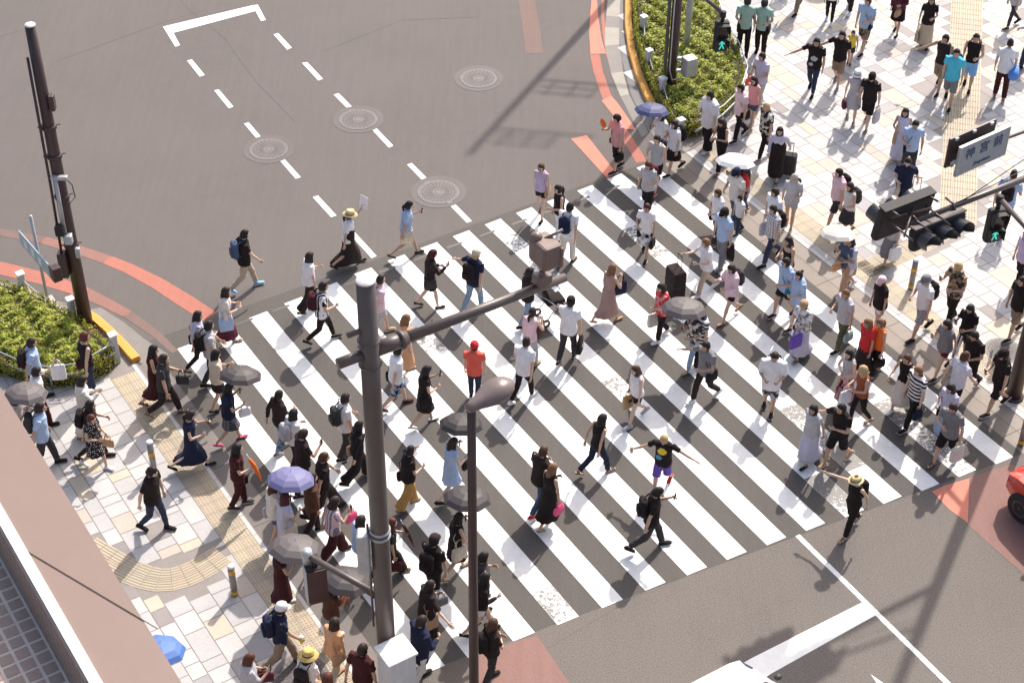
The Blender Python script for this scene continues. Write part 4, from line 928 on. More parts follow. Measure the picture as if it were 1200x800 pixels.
def hat_mesh(P,kind,mb2=None):
    H=P.H; rz,ry,rx=.070*H,.0465*H,.058*H; c_=P.headc; R=P.hR; k=H/1.65; mb=MB()
    def ring(z,a,b,dx=0): return [c_+R@Vector((dx+a*math.cos(2*PI*j/24),b*math.sin(2*PI*j/24),z)) for j in range(24)]
    if kind in('cap','visor'):
        mb.rings([ring(.22*rz,rx*1.20,ry*1.24,-.002),ring(.62*rz,rx*1.16,ry*1.22,-.002),ring(1.02*rz,rx*.95,ry*1.0,-.004),ring(1.22*rz,rx*.55,ry*.6,-.004),ring(1.28*rz,rx*.1,ry*.1)])
        v=[];
        for j in range(9):
            a=math.radians(-62+124*j/8); v.append((rx*1.12*math.cos(a),ry*1.15*math.sin(a),.30*rz)); 
        o=[(rx*1.1*math.cos(math.radians(-62+124*j/8))+.062*k*math.cos(math.radians((-62+124*j/8)*.9)),ry*1.12*math.sin(math.radians(-62+124*j/8)),.18*rz) for j in range(9)]
        vs=[c_+R@Vector(p) for p in v+o]+[c_+R@(Vector(p)+Vector((0,0,-.006))) for p in v+o]; fs=[(j,j+1,9+j+1,9+j) for j in range(8)]+[(18+j,27+j,27+j+1,18+j+1) for j in range(8)]+[(9+j,9+j+1,27+j+1,27+j) for j in range(8)]; mb.add(vs,fs)
    elif kind in('straw','boater','bucket','sun'):
        w_={'straw':1.95,'boater':1.75,'bucket':1.6,'sun':2.1}[kind]; dz={'straw':-.05,'boater':0,'bucket':-.35,'sun':-.15}[kind]; top={'straw':1.25,'boater':1.05,'bucket':1.2,'sun':1.3}[kind]
        mb.rings([ring((.20+dz)*rz,rx*w_,ry*w_*1.08),ring((.24+dz)*rz,rx*w_,ry*w_*1.08),ring(.36*rz,rx*1.22,ry*1.28),ring(.8*rz,rx*1.15,ry*1.2),ring((top-.08)*rz,rx*1.0,ry*1.05),ring(top*rz,rx*.8,ry*.85),ring(top*rz,rx*.05,ry*.05)])
        if mb2 is not None: mb2.rings([ring(.34*rz,rx*1.235,ry*1.295),ring(.56*rz,rx*1.215,ry*1.27)],0,False)
    elif kind=='helmet': mb.rings([ring(.05*rz,rx*1.25,ry*1.32),ring(.5*rz,rx*1.28,ry*1.34),ring(.95*rz,rx*1.0,ry*1.05),ring(1.25*rz,rx*.5,ry*.5),ring(1.32*rz,rx*.05,ry*.05)])
    elif kind=='scarf': mb.rings([ring(.1*rz,rx*1.22,ry*1.28,-.01),ring(.6*rz,rx*1.22,ry*1.27,-.008),ring(1.02*rz,rx*.98,ry*1.02),ring(1.25*rz,rx*.3,ry*.3)])
    return mb
def leg_at(P,side,z):
    hip,kn,an,_=P.legs[side]
    if z>=kn.z: t=(hip.z-z)/max(1e-4,hip.z-kn.z); return hip.lerp(kn,max(0,t))
    t=(kn.z-z)/max(1e-4,kn.z-an.z); return kn.lerp(an,min(1,t))
def skirt(P,mb,zt,zh,flare,g,folds=9,amp=.035,seed=0):
    """garment from height zt (fraction of H above hip) to hem height zh (absolute fraction of H)"""
    H=P.H; top=P.sp(zt); hem=zh*H; n=28; rs=[]; K=9
    for i in range(K+1):
        t=i/K; z=lerp(top.z,hem,t)
        if z>P.hip.z-.02*H:
            q=max(0,min(1,(P.hip.z-z)/(.08*H)+1)); c_=Vector((top.x*(1-t),0,z)); ra=lerp(.074,.102,min(1,(zt*H-(z-P.hip.z))/(.1*H)))*H+g; rb=lerp(.058,.074,min(1,(zt*H-(z-P.hip.z))/(.1*H)))*H+g
        else:
            a=leg_at(P,1,z); b=leg_at(P,-1,z); x0,x1=min(a.x,b.x),max(a.x,b.x); dd=(P.hip.z-z)/H
            c_=Vector(((x0+x1)/2,0,z)); rb=max((x1-x0)/2*.80+.046*H,.070*H)+g+flare*dd; ra=.102*H+g+flare*dd*.9
        r=[]
        for j in range(n):
            a=2*PI*j/n; f=1+amp*min(1,t*1.6)*math.sin(folds*a+seed+1.3*math.sin(2*a+seed)); r.append(c_+Vector((rb*math.sin(a)*f,ra*math.cos(a)*f,0 if i<K else .008*math.sin(5*a+seed))))
        rs.append(r)
    inner=[[c2+(Vector((p.x,p.y,p.z))-c2)*.96 for p in rs[-1]] for c2 in [sum(rs[-1],Vector())/n]][0]
    mb.rings(rs+[inner],0,False); mb.poly([p+Vector((0,0,.02)) for p in inner][::-1])
def shoe(P,side,kind):
    hip,kn,an,ft=P.legs[side]; H=P.H; k=k_(H); mb=MB(); d_=Vector((math.cos(ft),0,math.sin(ft))); u_=Vector((-math.sin(ft),0,math.cos(ft))); s_=Vector((0,1,0)); base=an-u_*.062*k
    heelh=.045*k if kind=='heel' else 0
    def rr(x,w_,z0,z1): 
        c_=base+d_*x*k; o=[]
        for j in range(10):
            a=2*PI*j/10; o.append(c_+s_*(w_*k*math.cos(a))+u_*((z0+z1)/2+(z1-z0)/2*math.sin(a))*k)
        return o
    if kind in('sneaker','boot','leather'):
        mb.rings([rr(-.070,.012,.01,.03),rr(-.060,.030,0,.055),rr(-.02,.036,0,.075),rr(.03,.038,0,.075),rr(.08,.043,0,.055),rr(.13,.045,0,.045),rr(.165,.036,.003,.036),rr(.185,.012,.01,.025)],0)
        mb.box(base+d_*.057*k+u_*.006*k,(.245*k,.084*k,.020*k),Matrix((d_,s_,u_)).transposed(),1,.008)
        if kind=='boot': mb.tube([an-Vector((0,0,.03)),an.lerp(kn,.22)],[.045*k,.048*k],10,0)
        else: mb.tube([an-Vector((0,0,.025)),an+Vector((0,0,.012))],[.040*k,.036*k],10,0)
    else:
        mb.box(base+d_*.057*k+u_*.006*k,(.235*k,.076*k,.014*k),Matrix((d_,s_,u_)).transposed(),1,.006)
        mb.rings([rr(-.065,.014,.01,.03),rr(-.05,.030,0,.045),rr(-.01,.030,0,.030),rr(.05,.032,0,.022),rr(.11,.040,0,.040),rr(.155,.034,0,.034),rr(.178,.010,.005,.018)],0 if kind in('flat','heel') else 2)
        if kind=='sandal':
            for x in(.04,.10,.135): mb.tube([base+d_*x*k+s_*.042*k+u_*.01,base+d_*(x+.004)*k+u_*.052*k,base+d_*x*k-s_*.042*k+u_*.01],.009*k,5,0)
            mb.tube([an+s_*.036*k-u_*.02,an-d_*.04*k,an-s_*.036*k-u_*.02],.008*k,5,0)
        if kind=='heel': mb.tube([base-d_*.045*k,base-d_*.05*k-Vector((0,0,.05*k))],[.014*k,.007*k],6,1)
    return mb
# ---- garments
def build_raws(p):
    P=p['P']; H=P.H; k=k_(H); fem=P.fem; rnd=p['rnd']
    b=MB(); b.rings(torso_rings(P,0,-.06,.338))
    b.tube([P.sp(.318),P.sp(.36)+P.fw*.012*k,P.headc-P.up*.02*k],[.037*k*(1 if not fem else .86)]*3,12)
    lr=(1.0 if not fem else .90)*p.get('build',1)
    for side,(hip,kn,an,ft) in P.legs.items():
        limb(b,[hip+Vector((0,0,.02)),hip.lerp(kn,.3),hip.lerp(kn,.75),kn,kn.lerp(an,.28),kn.lerp(an,.7),an,an-Vector((0,0,.035*k))],[.078*k*lr,.080*k*lr,.060*k*lr,.051*k*lr,.056*k*lr,.040*k*lr,.033*k*lr,.034*k*lr])
    ar=1.0 if not fem else .84; sl_=1.0 if p['top'][0] in('tank','camisole') or (p['top'][0]=='dress' and p.get('sleeve',.35)==0) else .74
    for side,(S,E_,Wr,v) in P.arms.items():
        limb(b,[S+Vector((0,-side*.03*k,.004)),S,S.lerp(E_,.35),S.lerp(E_,.85),E_,E_.lerp(Wr,.3),E_.lerp(Wr,.8),Wr+v*.01],[.040*k*ar*sl_,.050*k*ar*sl_,.046*k*ar*(sl_+1)/2,.038*k*ar,.036*k*ar,.038*k*ar,.028*k*ar,.024*k*ar])
    p['r_body']=raw(b,.017*k,2)
    kind,mat=p['top']; p['r_top']=None
    loose={'tee':.75,'tank':.25,'shirt':.85,'blouse':.8,'long':.7,'polo':.8,'dress':.2,'vest':.2,'over':1,'coat':1,'camisole':0}.get(kind,.5)
    g={'tee':.020,'tank':.016,'shirt':.021,'blouse':.023,'long':.019,'polo':.019,'dress':.017,'camisole':.014,'over':.036,'coat':.030}.get(kind,.016)*k
    z0={'camisole':.02,'dress':.02,'blouse':-.03,'over':-.11,'coat':-.16,'tank':-.02}.get(kind,-.055)
    z1={'tank':.315,'camisole':.25,'dress':.318}.get(kind,.328)
    b=MB(); b.rings(torso_rings(P,g,z0,z1,(.014 if kind in('tee','shirt','over','blouse') else .0)*k,loose*.75))
    slv={'tee':.62,'shirt':.66,'blouse':.72,'polo':.6,'over':.9,'long':2,'coat':2,'tank':0,'camisole':0,'dress':p.get('sleeve',.35)}.get(kind,.6)
    if kind=='tank' or (kind=='dress' and slv==0):
        for side,(S,E_,Wr,v) in P.arms.items(): b.tube([P.sp(.26)+Vector((0,side*.06*k,0)),S+Vector((0,-side*.040*k,.044*k))],[.040*k,.026*k],8)
    for side,(S,E_,Wr,v) in P.arms.items():
        if slv<=0: continue
        e=.009*k if kind!='over' else .022*k
        if slv<=1: q=S.lerp(E_,slv); limb(b,[S+Vector((0,-side*.05*k,.004)),S+Vector((0,0,.010)),S.lerp(q,.5),q],[.044*k+g*.6,.054*k*ar+g*.8,.053*k*ar+e*.8,.053*k*ar+e])
        else: limb(b,[S+Vector((0,-side*.04*k,.0)),S,S.lerp(E_,.5),E_,E_.lerp(Wr,.5),E_.lerp(Wr,.93)],[.052*k+g*.6,.062*k*ar+g*.8,.050*k+g*.6,.044*k+g*.5,.040*k+g*.4,.034*k+g*.2])
    p['r_top']=raw(b,.017*k,3)
    bk,bm=p['bottom']; p['r_bot']=None
    if bk in('trousers','jeans','skinny','wide','shorts','cropped','longshorts','slacks'):
        b=MB(); b.rings(torso_rings(P,.009*k,-.07,.085,0,.3)); b.tube([P.sp(-.02),P.sp(-.075)],[(.080*k,.075*k),(.05*k,.05*k)],10,0,True,(0,1,0))
        G_={'skinny':(.009,.011,.010),'jeans':(.012,.016,.018),'trousers':(.012,.017,.022),'slacks':(.014,.022,.028),'wide':(.024,.060,.090),'cropped':(.012,.02,.026)}
        for side,(hip,kn,an,ft) in P.legs.items():
            if bk in('shorts','longshorts'):
                t=.52 if bk=='shorts' and fem else (.70 if bk=='shorts' else .98); q=hip.lerp(kn,t); limb(b,[hip+Vector((0,0,.02)),hip.lerp(kn,.3*t),hip.lerp(kn,.7*t),q],[.082*k*lr+.01,.086*k*lr+.010,.078*k*lr+.016,.074*k*lr+.020])
            else:
                a_,b_,c__=[x*k for x in G_[bk]]; q=kn.lerp(an,.93 if bk!='cropped' else .6)
                limb(b,[hip+Vector((0,0,.02)),hip.lerp(kn,.35),hip.lerp(kn,.75),kn,kn.lerp(an,.4),q],[.080*k*lr+a_,.082*k*lr+a_,.062*k*lr+(a_+b_)/2,.053*k*lr+b_,.050*k*lr+b_,.036*k*lr+c__])
        p['r_bot']=raw(b,.017*k,3)
def arrays(me):
    n=len(me.vertices); co_=np.empty(n*3,np.float32); me.vertices.foreach_get('co',co_); l=np.empty(len(me.loops),np.int32); me.loops.foreach_get('vertex_index',l)
    s_=np.empty(len(me.polygons),np.int32); me.polygons.foreach_get('loop_start',s_); nn=np.empty(n*3,np.float32); me.vertices.foreach_get('normal',nn) if hasattr(me.vertices[0],'normal') else None
    return co_.reshape(-1,3),l,s_,nn.reshape(-1,3)
def from_arrays(name,co_,l,s_,mi,mats,extra=None):
    if extra is not None and extra.v:
        b0=len(co_); el=np.array([i+b0 for f in extra.f for i in f],np.int32); es=np.cumsum([0]+[len(f) for f in extra.f[:-1]]).astype(np.int32)+len(l)
        co_=np.vstack([co_,np.array(extra.v,np.float32)]); mi=np.concatenate([mi,np.array(extra.m,np.int32)]); s_=np.concatenate([s_,es]); l=np.concatenate([l,el])
    me=bpy.data.meshes.new(name); me.vertices.add(len(co_)); me.vertices.foreach_set('co',co_.astype(np.float32).ravel()); me.loops.add(len(l)); me.loops.foreach_set('vertex_index',l)
    me.polygons.add(len(s_)); me.polygons.foreach_set('loop_start',s_)
    for m in mats: me.materials.append(m)
    me.polygons.foreach_set('material_index',mi); me.polygons.foreach_set('use_smooth',np.ones(len(s_),bool)); me.update(calc_edges=True); return me
def wrinkle(co_,nn,amp,seed):
    x,y,z=co_.T; d_=np.sin(x*31+seed+np.sin(z*23+seed)*1.6)*np.sin(z*41+y*17+seed*2)+.7*np.sin(y*37+z*29+seed*3+np.sin(x*19)*2)
    return co_+nn*(d_*amp)[:,None]
# ---- carried things
def item_name(k): return k
SHB={}
def bag_thing(kind,colr,label,loc,rz,k,grp):
    m1=fabric(colr); cat={'backpack':'backpack','tote':'tote bag','handbag':'handbag','pouch':'small bag','shopper':'shopping bag','duffel':'duffel bag','case':'suitcase','shoulderbag':'shoulder bag'}[kind]
    t=thing(cat.replace(' ','_'),label,cat,loc,rz,grp)
    b=MB()
    if kind=='backpack':
        b.box((0,0,-.02),(.15*k,.28*k,.40*k),None,0,.06*k); b.build('bag_body',m1,t,True); b=MB(); b.box((-.085*k,0,-.09*k),(.06*k,.21*k,.19*k),None,0,.025*k); b.build('front_pocket',m1,t,True)
        for sy in(-1,1):
            b=MB(); b.tube([(.06*k,sy*.09*k,.15*k),(.12*k,sy*.095*k,.215*k),(.20*k,sy*.10*k,.20*k),(.265*k,sy*.105*k,.08*k),(.25*k,sy*.115*k,-.06*k),(.15*k,sy*.13*k,-.14*k),(.06*k,sy*.12*k,-.16*k)],[(.019*k,.007*k)]*7,6,0,True,(0,1,0)); b.build('shoulder_strap',m1,t,True)
        b=MB(); b.tube([(.03*k,-.04*k,.17*k),(.02*k,0,.215*k),(.03*k,.04*k,.17*k)],.008*k,6); b.build('grab_handle',m1,t,True)
    else:
        dims={'tote':(.10,.33,.34),'handbag':(.10,.27,.19),'pouch':(.07,.19,.15),'shopper':(.11,.30,.36),'duffel':(.24,.46,.25),'case':(.24,.38,.58),'shoulderbag':(.10,.30,.24)}[kind]; x,y,z=[q*k for q in dims]
        if kind in('duffel',): b.tube([(0,-y/2,-z/2),(0,-y/2*.9,-z/2),(0,y/2*.9,-z/2),(0,y/2,-z/2)],[x*.35,x*.52,x*.52,x*.35],12)
        elif kind=='case': b.box((0,0,-z/2+.0),(x,y,z),None,0,.035)
        else:
            def rr(q,s1,s2): return ringell(Vector((0,0,q)),y/2*s1,x/2*s2,16,Vector((0,1,0)),Vector((1,0,0)),.45)
            b.rings([rr(-z,.86,.5),rr(-z*.97,.95,1),rr(-z*.6,1.0,1.1 if kind!='shopper' else 1),rr(-z*.15,.98,.8),rr(0,.95,.35)])
        b.build('bag_body' if kind!='case' else 'case_body',m1,t,kind not in('shopper','case'))
        if kind=='case':
            for sy in(-1,1): b=MB(); b.tube([(-.07,sy*.09,0),(-.07,sy*.09,.36)],.008,6); b.build('handle_tube',m_brown,t,True)
            b=MB(); b.tube([(-.07,-.10,.36),(-.07,.10,.36)],.014,8); b.build('grip',m_blk,t,True)
            b=MB(); b.box((0,0,-z*.5),(x+.006,y+.006,.02),None,0,.004); b.build('zip_band',m_blk,t)
            for sx in(-1,1):
                for sy in(-1,1): b=MB(); b.rings([ringell(Vector((sx*x*.4,sy*y*.42+e,-z-.03)),.03,.03,10,Vector((0,0,1)),Vector((1,0,0))) for e in(-.012,.012)]); b.build('wheel',m_blk,t)
        else:
            for sx in((-1,1) if kind in('tote','handbag','shopper') else (1,)):
                h={'tote':.20,'handbag':.13,'shopper':.12,'duffel':.14,'pouch':.10,'shoulderbag':.12}[kind]*k; b=MB(); b.tube([(sx*.02,-y*.27,-.02-(z*.3 if kind=='duffel' else 0)),(sx*.012,-y*.2,h*.8),(0,0,h),(sx*.012,y*.2,h*.8),(sx*.02,y*.27,-.02-(z*.3 if kind=='duffel' else 0))],.008*k,6); b.build('handle',m1,t,True)
    return t
def umbrella(colr,label,C_,hnd,r,closed=False):
    ax_=(C_-hnd); L=ax_.length; t=thing('umbrella',label,'umbrella',hnd,0,'umbrellas and parasols' if not closed else None); t.rotation_mode='QUATERNION'; t.rotation_quaternion=ax_.to_track_quat('Z','Y')
    m1=canopy(colr); n=8; S=1
    b=MB(); rs=[]
    for q in range(5):
        f=q/4; rr=r*math.sin(f*1.25)/math.sin(1.25); zz=L-(.21*r/.48)*(1-math.cos(f*1.25))/(1-math.cos(1.25))
        ring=[]
        for j in range(n*S):
            a=2*PI*j/(n*S); u=(j%S)/S; sc=1; ring.append(Vector((rr*sc*math.cos(a),rr*sc*math.sin(a),zz+.030*f*f*math.sin(PI*u))))
        if q==0: ring=[Vector((.004*math.cos(2*PI*j/(n*S)),.004*math.sin(2*PI*j/(n*S)),L)) for j in range(n*S)]
        rs.append(ring)
    b.rings(rs,0,False); o=b.build('canopy',m1,t,False)
    sm=o.modifiers.new('thick','SOLIDIFY'); sm.thickness=.003
    me=o.data; me.polygons.foreach_set('use_smooth',[False]*len(me.polygons))
    b=MB(); b.tube([(0,0,-.04),(0,0,L+.05)],.006,8); b.build('shaft',m_gal,t,True)
    b=MB(); b.tube([(0,0,-.10),(0,0,.04)],.014,8); b.build('handle',m_blk,t,True)
    for j in range(n):
        a=2*PI*j/n; b=MB(); b.tube([Vector((r*math.sin(f*1.25)/math.sin(1.25)*math.cos(a),r*math.sin(f*1.25)/math.sin(1.25)*math.sin(a),L-.007-(.21*r/.48)*(1-math.cos(f*1.25))/(1-math.cos(1.25)))) for f in(0,.33,.66,1.0)],.003,4); b.build('rib',m_gal,t)
    return t
def phone(label,loc,v,grp=None):
    t=thing('phone',label,'phone',loc,0,'phones in hands'); t.rotation_mode='QUATERNION'; t.rotation_quaternion=v.to_track_quat('Z','Y'); b=MB(); b.box((0,0,.02),(.072,.010,.145),None,0,.004); b.build('case',m_blk,t); b=MB(); b.box((0,-.006,.02),(.064,.002,.13)); b.build('screen',gm('phone screen',plain,(.03,.035,.045),.1),t); return t
USED=set()
def il(cn,mid,who):
    for a in (f'{cn} {mid} {who}',f'{cn} {mid.replace("held by","of").replace("worn by","of").replace("pulled by","of").replace("carried by","of")} {who}',f'{mid.replace("held by","of").replace("worn by","of")} {who}'):
        a=' '.join(a.split())
        if len(a.split())<=16: return a
    print('LONG',a); return a
def build_person(p):
    P=p['P']; H=P.H; k=k_(H); rnd=p['rnd']; mats_b=[skinm(p['skin']),gm('eye dark',plain,(.012,.009,.008),.3),gm('lip',plain,(.40,.13,.11),.5)]
    root=thing('person',p['label'],'person',p['loc'],p['rz'],p['grp'])
    dg=p['dg']; o=RAW[p['r_body']]; me=bpy.data.meshes.new_from_object(o.evaluated_get(dg)); co_,l,s_,nn=arrays(me); bpy.data.meshes.remove(me)
    ex=MB(); head_mesh(P,ex); grip={}
    for side,an_ in((1,p['aL']),(-1,p['aR'])):
        curl=2 if an_ in('bag','umb','strap','shl','pull') or (an_ in('phone','hold','raise') ) else (0 if an_ in('out','outw') else 1); grip[side]=hand(P,side,curl,ex)
    me=from_arrays('body',co_,l,s_,np.zeros(len(s_),np.int32),mats_b,ex); link('body',me,root)
    def garment(key,name,mat,amp,extra=None):
        if p[key] is None: return
        o=RAW[p[key]]; me=bpy.data.meshes.new_from_object(o.evaluated_get(dg)); co_,l,s_,nn=arrays(me); bpy.data.meshes.remove(me)
        co_=wrinkle(co_,nn,amp*k,p['seed']); me=from_arrays(name,co_,l,s_,np.zeros(len(s_),np.int32),[mat],extra); link(name,me,root)
    tk,tm=p['top']; bk,bm=p['bottom']
    if tk=='dress':
        ex=MB(); skirt(P,ex,.10,{'mini':.36,'skirt':.30,'midi':.17,'long':.09}[bk],{'mini':.10,'skirt':.16,'midi':.12,'long':.10}[bk],.014*k,10,.05,p['seed']); garment('r_top','dress',fabric(tm),.0028,ex)
    else:
        garment('r_top',{'tee':'tee_shirt','tank':'tank_top','shirt':'shirt','blouse':'blouse','long':'long_sleeved_top','polo':'polo_shirt','camisole':'camisole','over':'loose_top','coat':'coat'}[tk],fabric(tm),.0036)
        if bk=='pinaf': ex=MB(); skirt(P,ex,.235,.11,.05,.024*k,9,.03,p['seed']); ex.build('pinafore',fabric(bm),root,True)
        elif bk in('mini','skirt','midi','long'):
            ex=MB(); skirt(P,ex,.09,{'mini':.36,'skirt':.30,'midi':.17,'long':.09}[bk],{'mini':.10,'skirt':.16,'midi':.12,'long':.11}[bk],.010*k,11,.05,p['seed']); ex.build('skirt',fabric(bm),root,True)
        else: garment('r_bot',{'shorts':'shorts','longshorts':'shorts','skinny':'trousers','wide':'wide_trousers'}.get(bk,'jeans' if bk=='jeans' else 'trousers'),fabric(bm),.0034)
    hs_,hc=p['hair']
    if hs_!='bald': hair_mesh(P,hs_).build('hair',hairm(hc),root,True)
    if p['hat']:
        hk,hcol=p['hat']; b2=MB(); hm=hat_mesh(P,hk,b2); ho=hm.build({'helmet':'helmet','scarf':'head_scarf','cap':'cap'}.get(hk,'hat'),fabric(hcol),root,hk!='boater')
        if b2.v: b2.build('hat_band',fabric('black'),ho,True)
    sk,sc=p['shoes']
    for side in(1,-1):
        shoe(P,side,sk).build('shoe',[fabric(sc),gm('shoe sole',plain,(.62,.60,.58),.6) if sk=='sneaker' else gm('dark sole',plain,(.02,.018,.017),.6),mats_b[0]],root,True)
    if 'sg' in p['flags']:
        b=MB(); rz,ry,rx=.070*H,.0465*H,.058*H
        for sy in(-1,1): b.ell(P.headc+P.hR@Vector((1.0*rx,sy*.36*ry,.05*rz)),(.008*k,.021*k,.015*k),P.hR)
        b.tube([P.headc+P.hR@Vector((1.02*rx,-.5*ry,.10*rz)),P.headc+P.hR@Vector((1.06*rx,0,.12*rz)),P.headc+P.hR@Vector((1.02*rx,.5*ry,.10*rz))],.003*k,5); b.build('sunglasses',m_blk,root,True)
    RM=Matrix.Rotation(p['rz'],3,'Z'); L0=p['loc']
    def wpos(q): return L0+RM@q
    who=p['who']
    for it in p['items']:
        f=it.split(':'); kd=f[0]; cl=(f[1] if len(f)>1 else '') or 'black'; sd=f[2] if len(f)>2 else None; cn=cl.split()[-1] if cl.split()[0] not in PATT else ' '.join(cl.split()[:2]); cn={'hatyellow':'yellow','umbblue':'blue','lightgrey':'light grey','offwhite':'off-white','softblack':'black','darkgrey':'dark grey','lightblue':'light blue','ltblue':'light blue'}.get(cn,cn)
        if kd=='backpack': bag_thing('backpack',cl,il(cn,'backpack worn by',who),wpos(P.sp(.20)-P.fw*(.062*H+.095*k)),p['rz'],k,'backpacks on backs')
        elif kd in('tote','handbag','shopper','pouch','shoulderbag','duffel'):
            side=1 if sd=='L' else -1
            if kd in('pouch','shoulderbag') or (kd=='tote' and sd and len(f)>3) or (kd=='duffel'):
                q=P.sp(.02)+Vector((-.02 if kd!='pouch' else .03,side*(.155*k if kd!='duffel' else .22*k),0)); t=bag_thing(kd,cl,il(cn,{'shoulderbag':'shoulder bag','pouch':'small bag','tote':'tote bag','duffel':'duffel bag'}[kd]+' of',who),wpos(q+Vector((0,0,.02))),p['rz']+PI/2,k,'bags carried by people')
                b=MB(); s0=P.sp(.322)+Vector((0,-side*.045*k if kd in('pouch','duffel') else side*.085*k,.02)); R2=Matrix.Rotation(-PI/2,3,'Z'); q0=q+Vector((0,0,.02))
                pts=[q0+Vector((.05,0,0)),(q0+s0)/2+Vector((.085*H*.95,0,.02)),s0+Vector((.02,0,.012)),(q0+s0)/2-Vector((.085*H*.95,0,-.02)),q0-Vector((.05,0,0))]; b.tube([R2@(x-q0) for x in pts],.008*k,5); b.build('strap',fabric(cl),t,True)
            else:
                gp=grip[side]; v=P.arms[side][3]; t=bag_thing(kd,cl,il(cn,{'handbag':'handbag held by','tote':'tote bag held by','shopper':'shopping bag held by','duffel':'duffel bag of'}[kd],who),wpos(gp-Vector((0,0,{'tote':.19,'handbag':.12,'shopper':.11}[kd]*k))),p['rz']+PI/2+rnd.uniform(-.3,.3),k,'bags carried by people')
                if len(f)>3 and f[3]=='mark':
                    b=MB(); y=.30*k/2; z=.36*k
                    for sx in(-1,1):
                        for x0,z0,x1,z1 in((-.05,-.10,0,-.17),(.05,-.10,0,-.17),(0,-.17,0,-.25)): b.box((sx*.0585*k,(x0+x1)/2*k,(z0+z1)/2*k),(.003,max(.018,abs(x1-x0)*k),abs(z1-z0)*k*.9))
                    b.build('printed_mark',m_blk,t)
                if len(f)>3 and f[3]=='logo': b=MB(); [b.box((sx*.0585*k,0,-.19*k),(.003,.09*k,.08*k)) for sx in(-1,1)]; b.build('printed_logo',fabric('lightgrey'),t)
        elif kd=='case':
            side=1 if sd=='L' else -1; gp=grip[side]; fr='front' in f; q=wpos(Vector((gp.x+(.14 if fr else -.02),gp.y,0))); bag_thing('case',cl,il(cn,'suitcase pulled by',who),Vector((q.x,q.y,.58*(1.25 if fr else 1)+.085)),p['rz']+(0 if fr else PI),1.25 if fr else 1.0,'suitcases')
        elif kd=='phone':
            side=1 if sd!='L' else -1; side=-1 if sd!='L' else 1; v=P.arms[side][3]; phone(il('','phone held by',who),wpos(grip[side]),RM@(Vector((v.x*.3,0,1)).normalized()))
        elif kd=='umb':
            side=1 if sd=='L' else -1; C_=G(float(f[3]),float(f[4]),float(f[5]) if len(f)>5 else H+.22); umbrella(cl,f[6] if len(f)>6 else il(cn,'umbrella over',who),C_,wpos(grip[side]),float(f[7]) if len(f)>7 else .46)
        elif kd=='fan':
            side=1 if sd=='L' else -1; t=thing('hand_fan',il(cn,'fan held by',who),'fan',wpos(grip[side]),p['rz']); b=MB(); q=[Vector((0,.13*math.cos(2*PI*j/20),.17+.12*math.sin(2*PI*j/20))) for j in range(20)]; b.rings([[x+Vector((-.003,0,0)) for x in q],[x+Vector((.003,0,0)) for x in q]]); b.build('leaf',fabric(cl),t); b=MB(); b.tube([(0,0,-.05),(0,0,.08)],.007,6); b.build('handle',m_wpost,t,True)
        elif kd=='cup':
            side=1 if sd=='L' else -1; t=thing('drink_cup',il(cn,'drink cup held by',who),'cup',wpos(grip[side])); b=MB(); b.tube([(0,0,-.07),(0,0,.07)],[.030,.040],14); b.build('cup_wall',fabric(cl),t,True); b=MB(); b.tube([(0,0,.07),(0,0,.082)],.042,14); b.build('lid',fabric('white'),t,True)
        elif kd=='rolled':
            side=1 if sd=='L' else -1; t=thing('folded_umbrella',il(cn,'folded umbrella held by',who),'umbrella',wpos(grip[side]),p['rz']); b=MB(); b.tube([(-.05,0,.22),(.02,0,.05),(.10,0,-.25),(.14,0,-.42)],[.03,.045,.028,.008],10); b.build('rolled_canopy',fabric(cl),t,True); b=MB(); b.tube([(-.05,0,.22),(-.09,0,.36)],.01,6); b.build('handle',fabric('white'),t,True)
        elif kd=='jacket':
            side=1 if sd=='L' else -1; t=thing('folded_jacket',il(cn,'jacket carried by',who),'jacket',wpos(grip[side]+Vector((-.06,0,.0))),p['rz']); b=MB(); b.rings([ringell(Vector((0,0,z_)),a_,b_,18) for z_,a_,b_ in((.03,.03,.05),(.02,.08,.07),(-.12,.10,.06),(-.30,.12,.055),(-.42,.10,.04))]); b.build('cloth',fabric(cl),t,True)
        elif kd=='paper':
            side=1 if sd=='L' else -1; t=thing('paper_sheet',il('','white paper held by',who),'paper',wpos(grip[side]),p['rz']+.5); b=MB(); b.box((0,.0,.10),(.008,.24,.30),Matrix.Rotation(.2,3,'Y'),0,.0); b.build('sheet',fabric('white'),t)
        elif kd=='stroller': stroller(wpos(Vector((.62,0,0))),p['rz'],who)
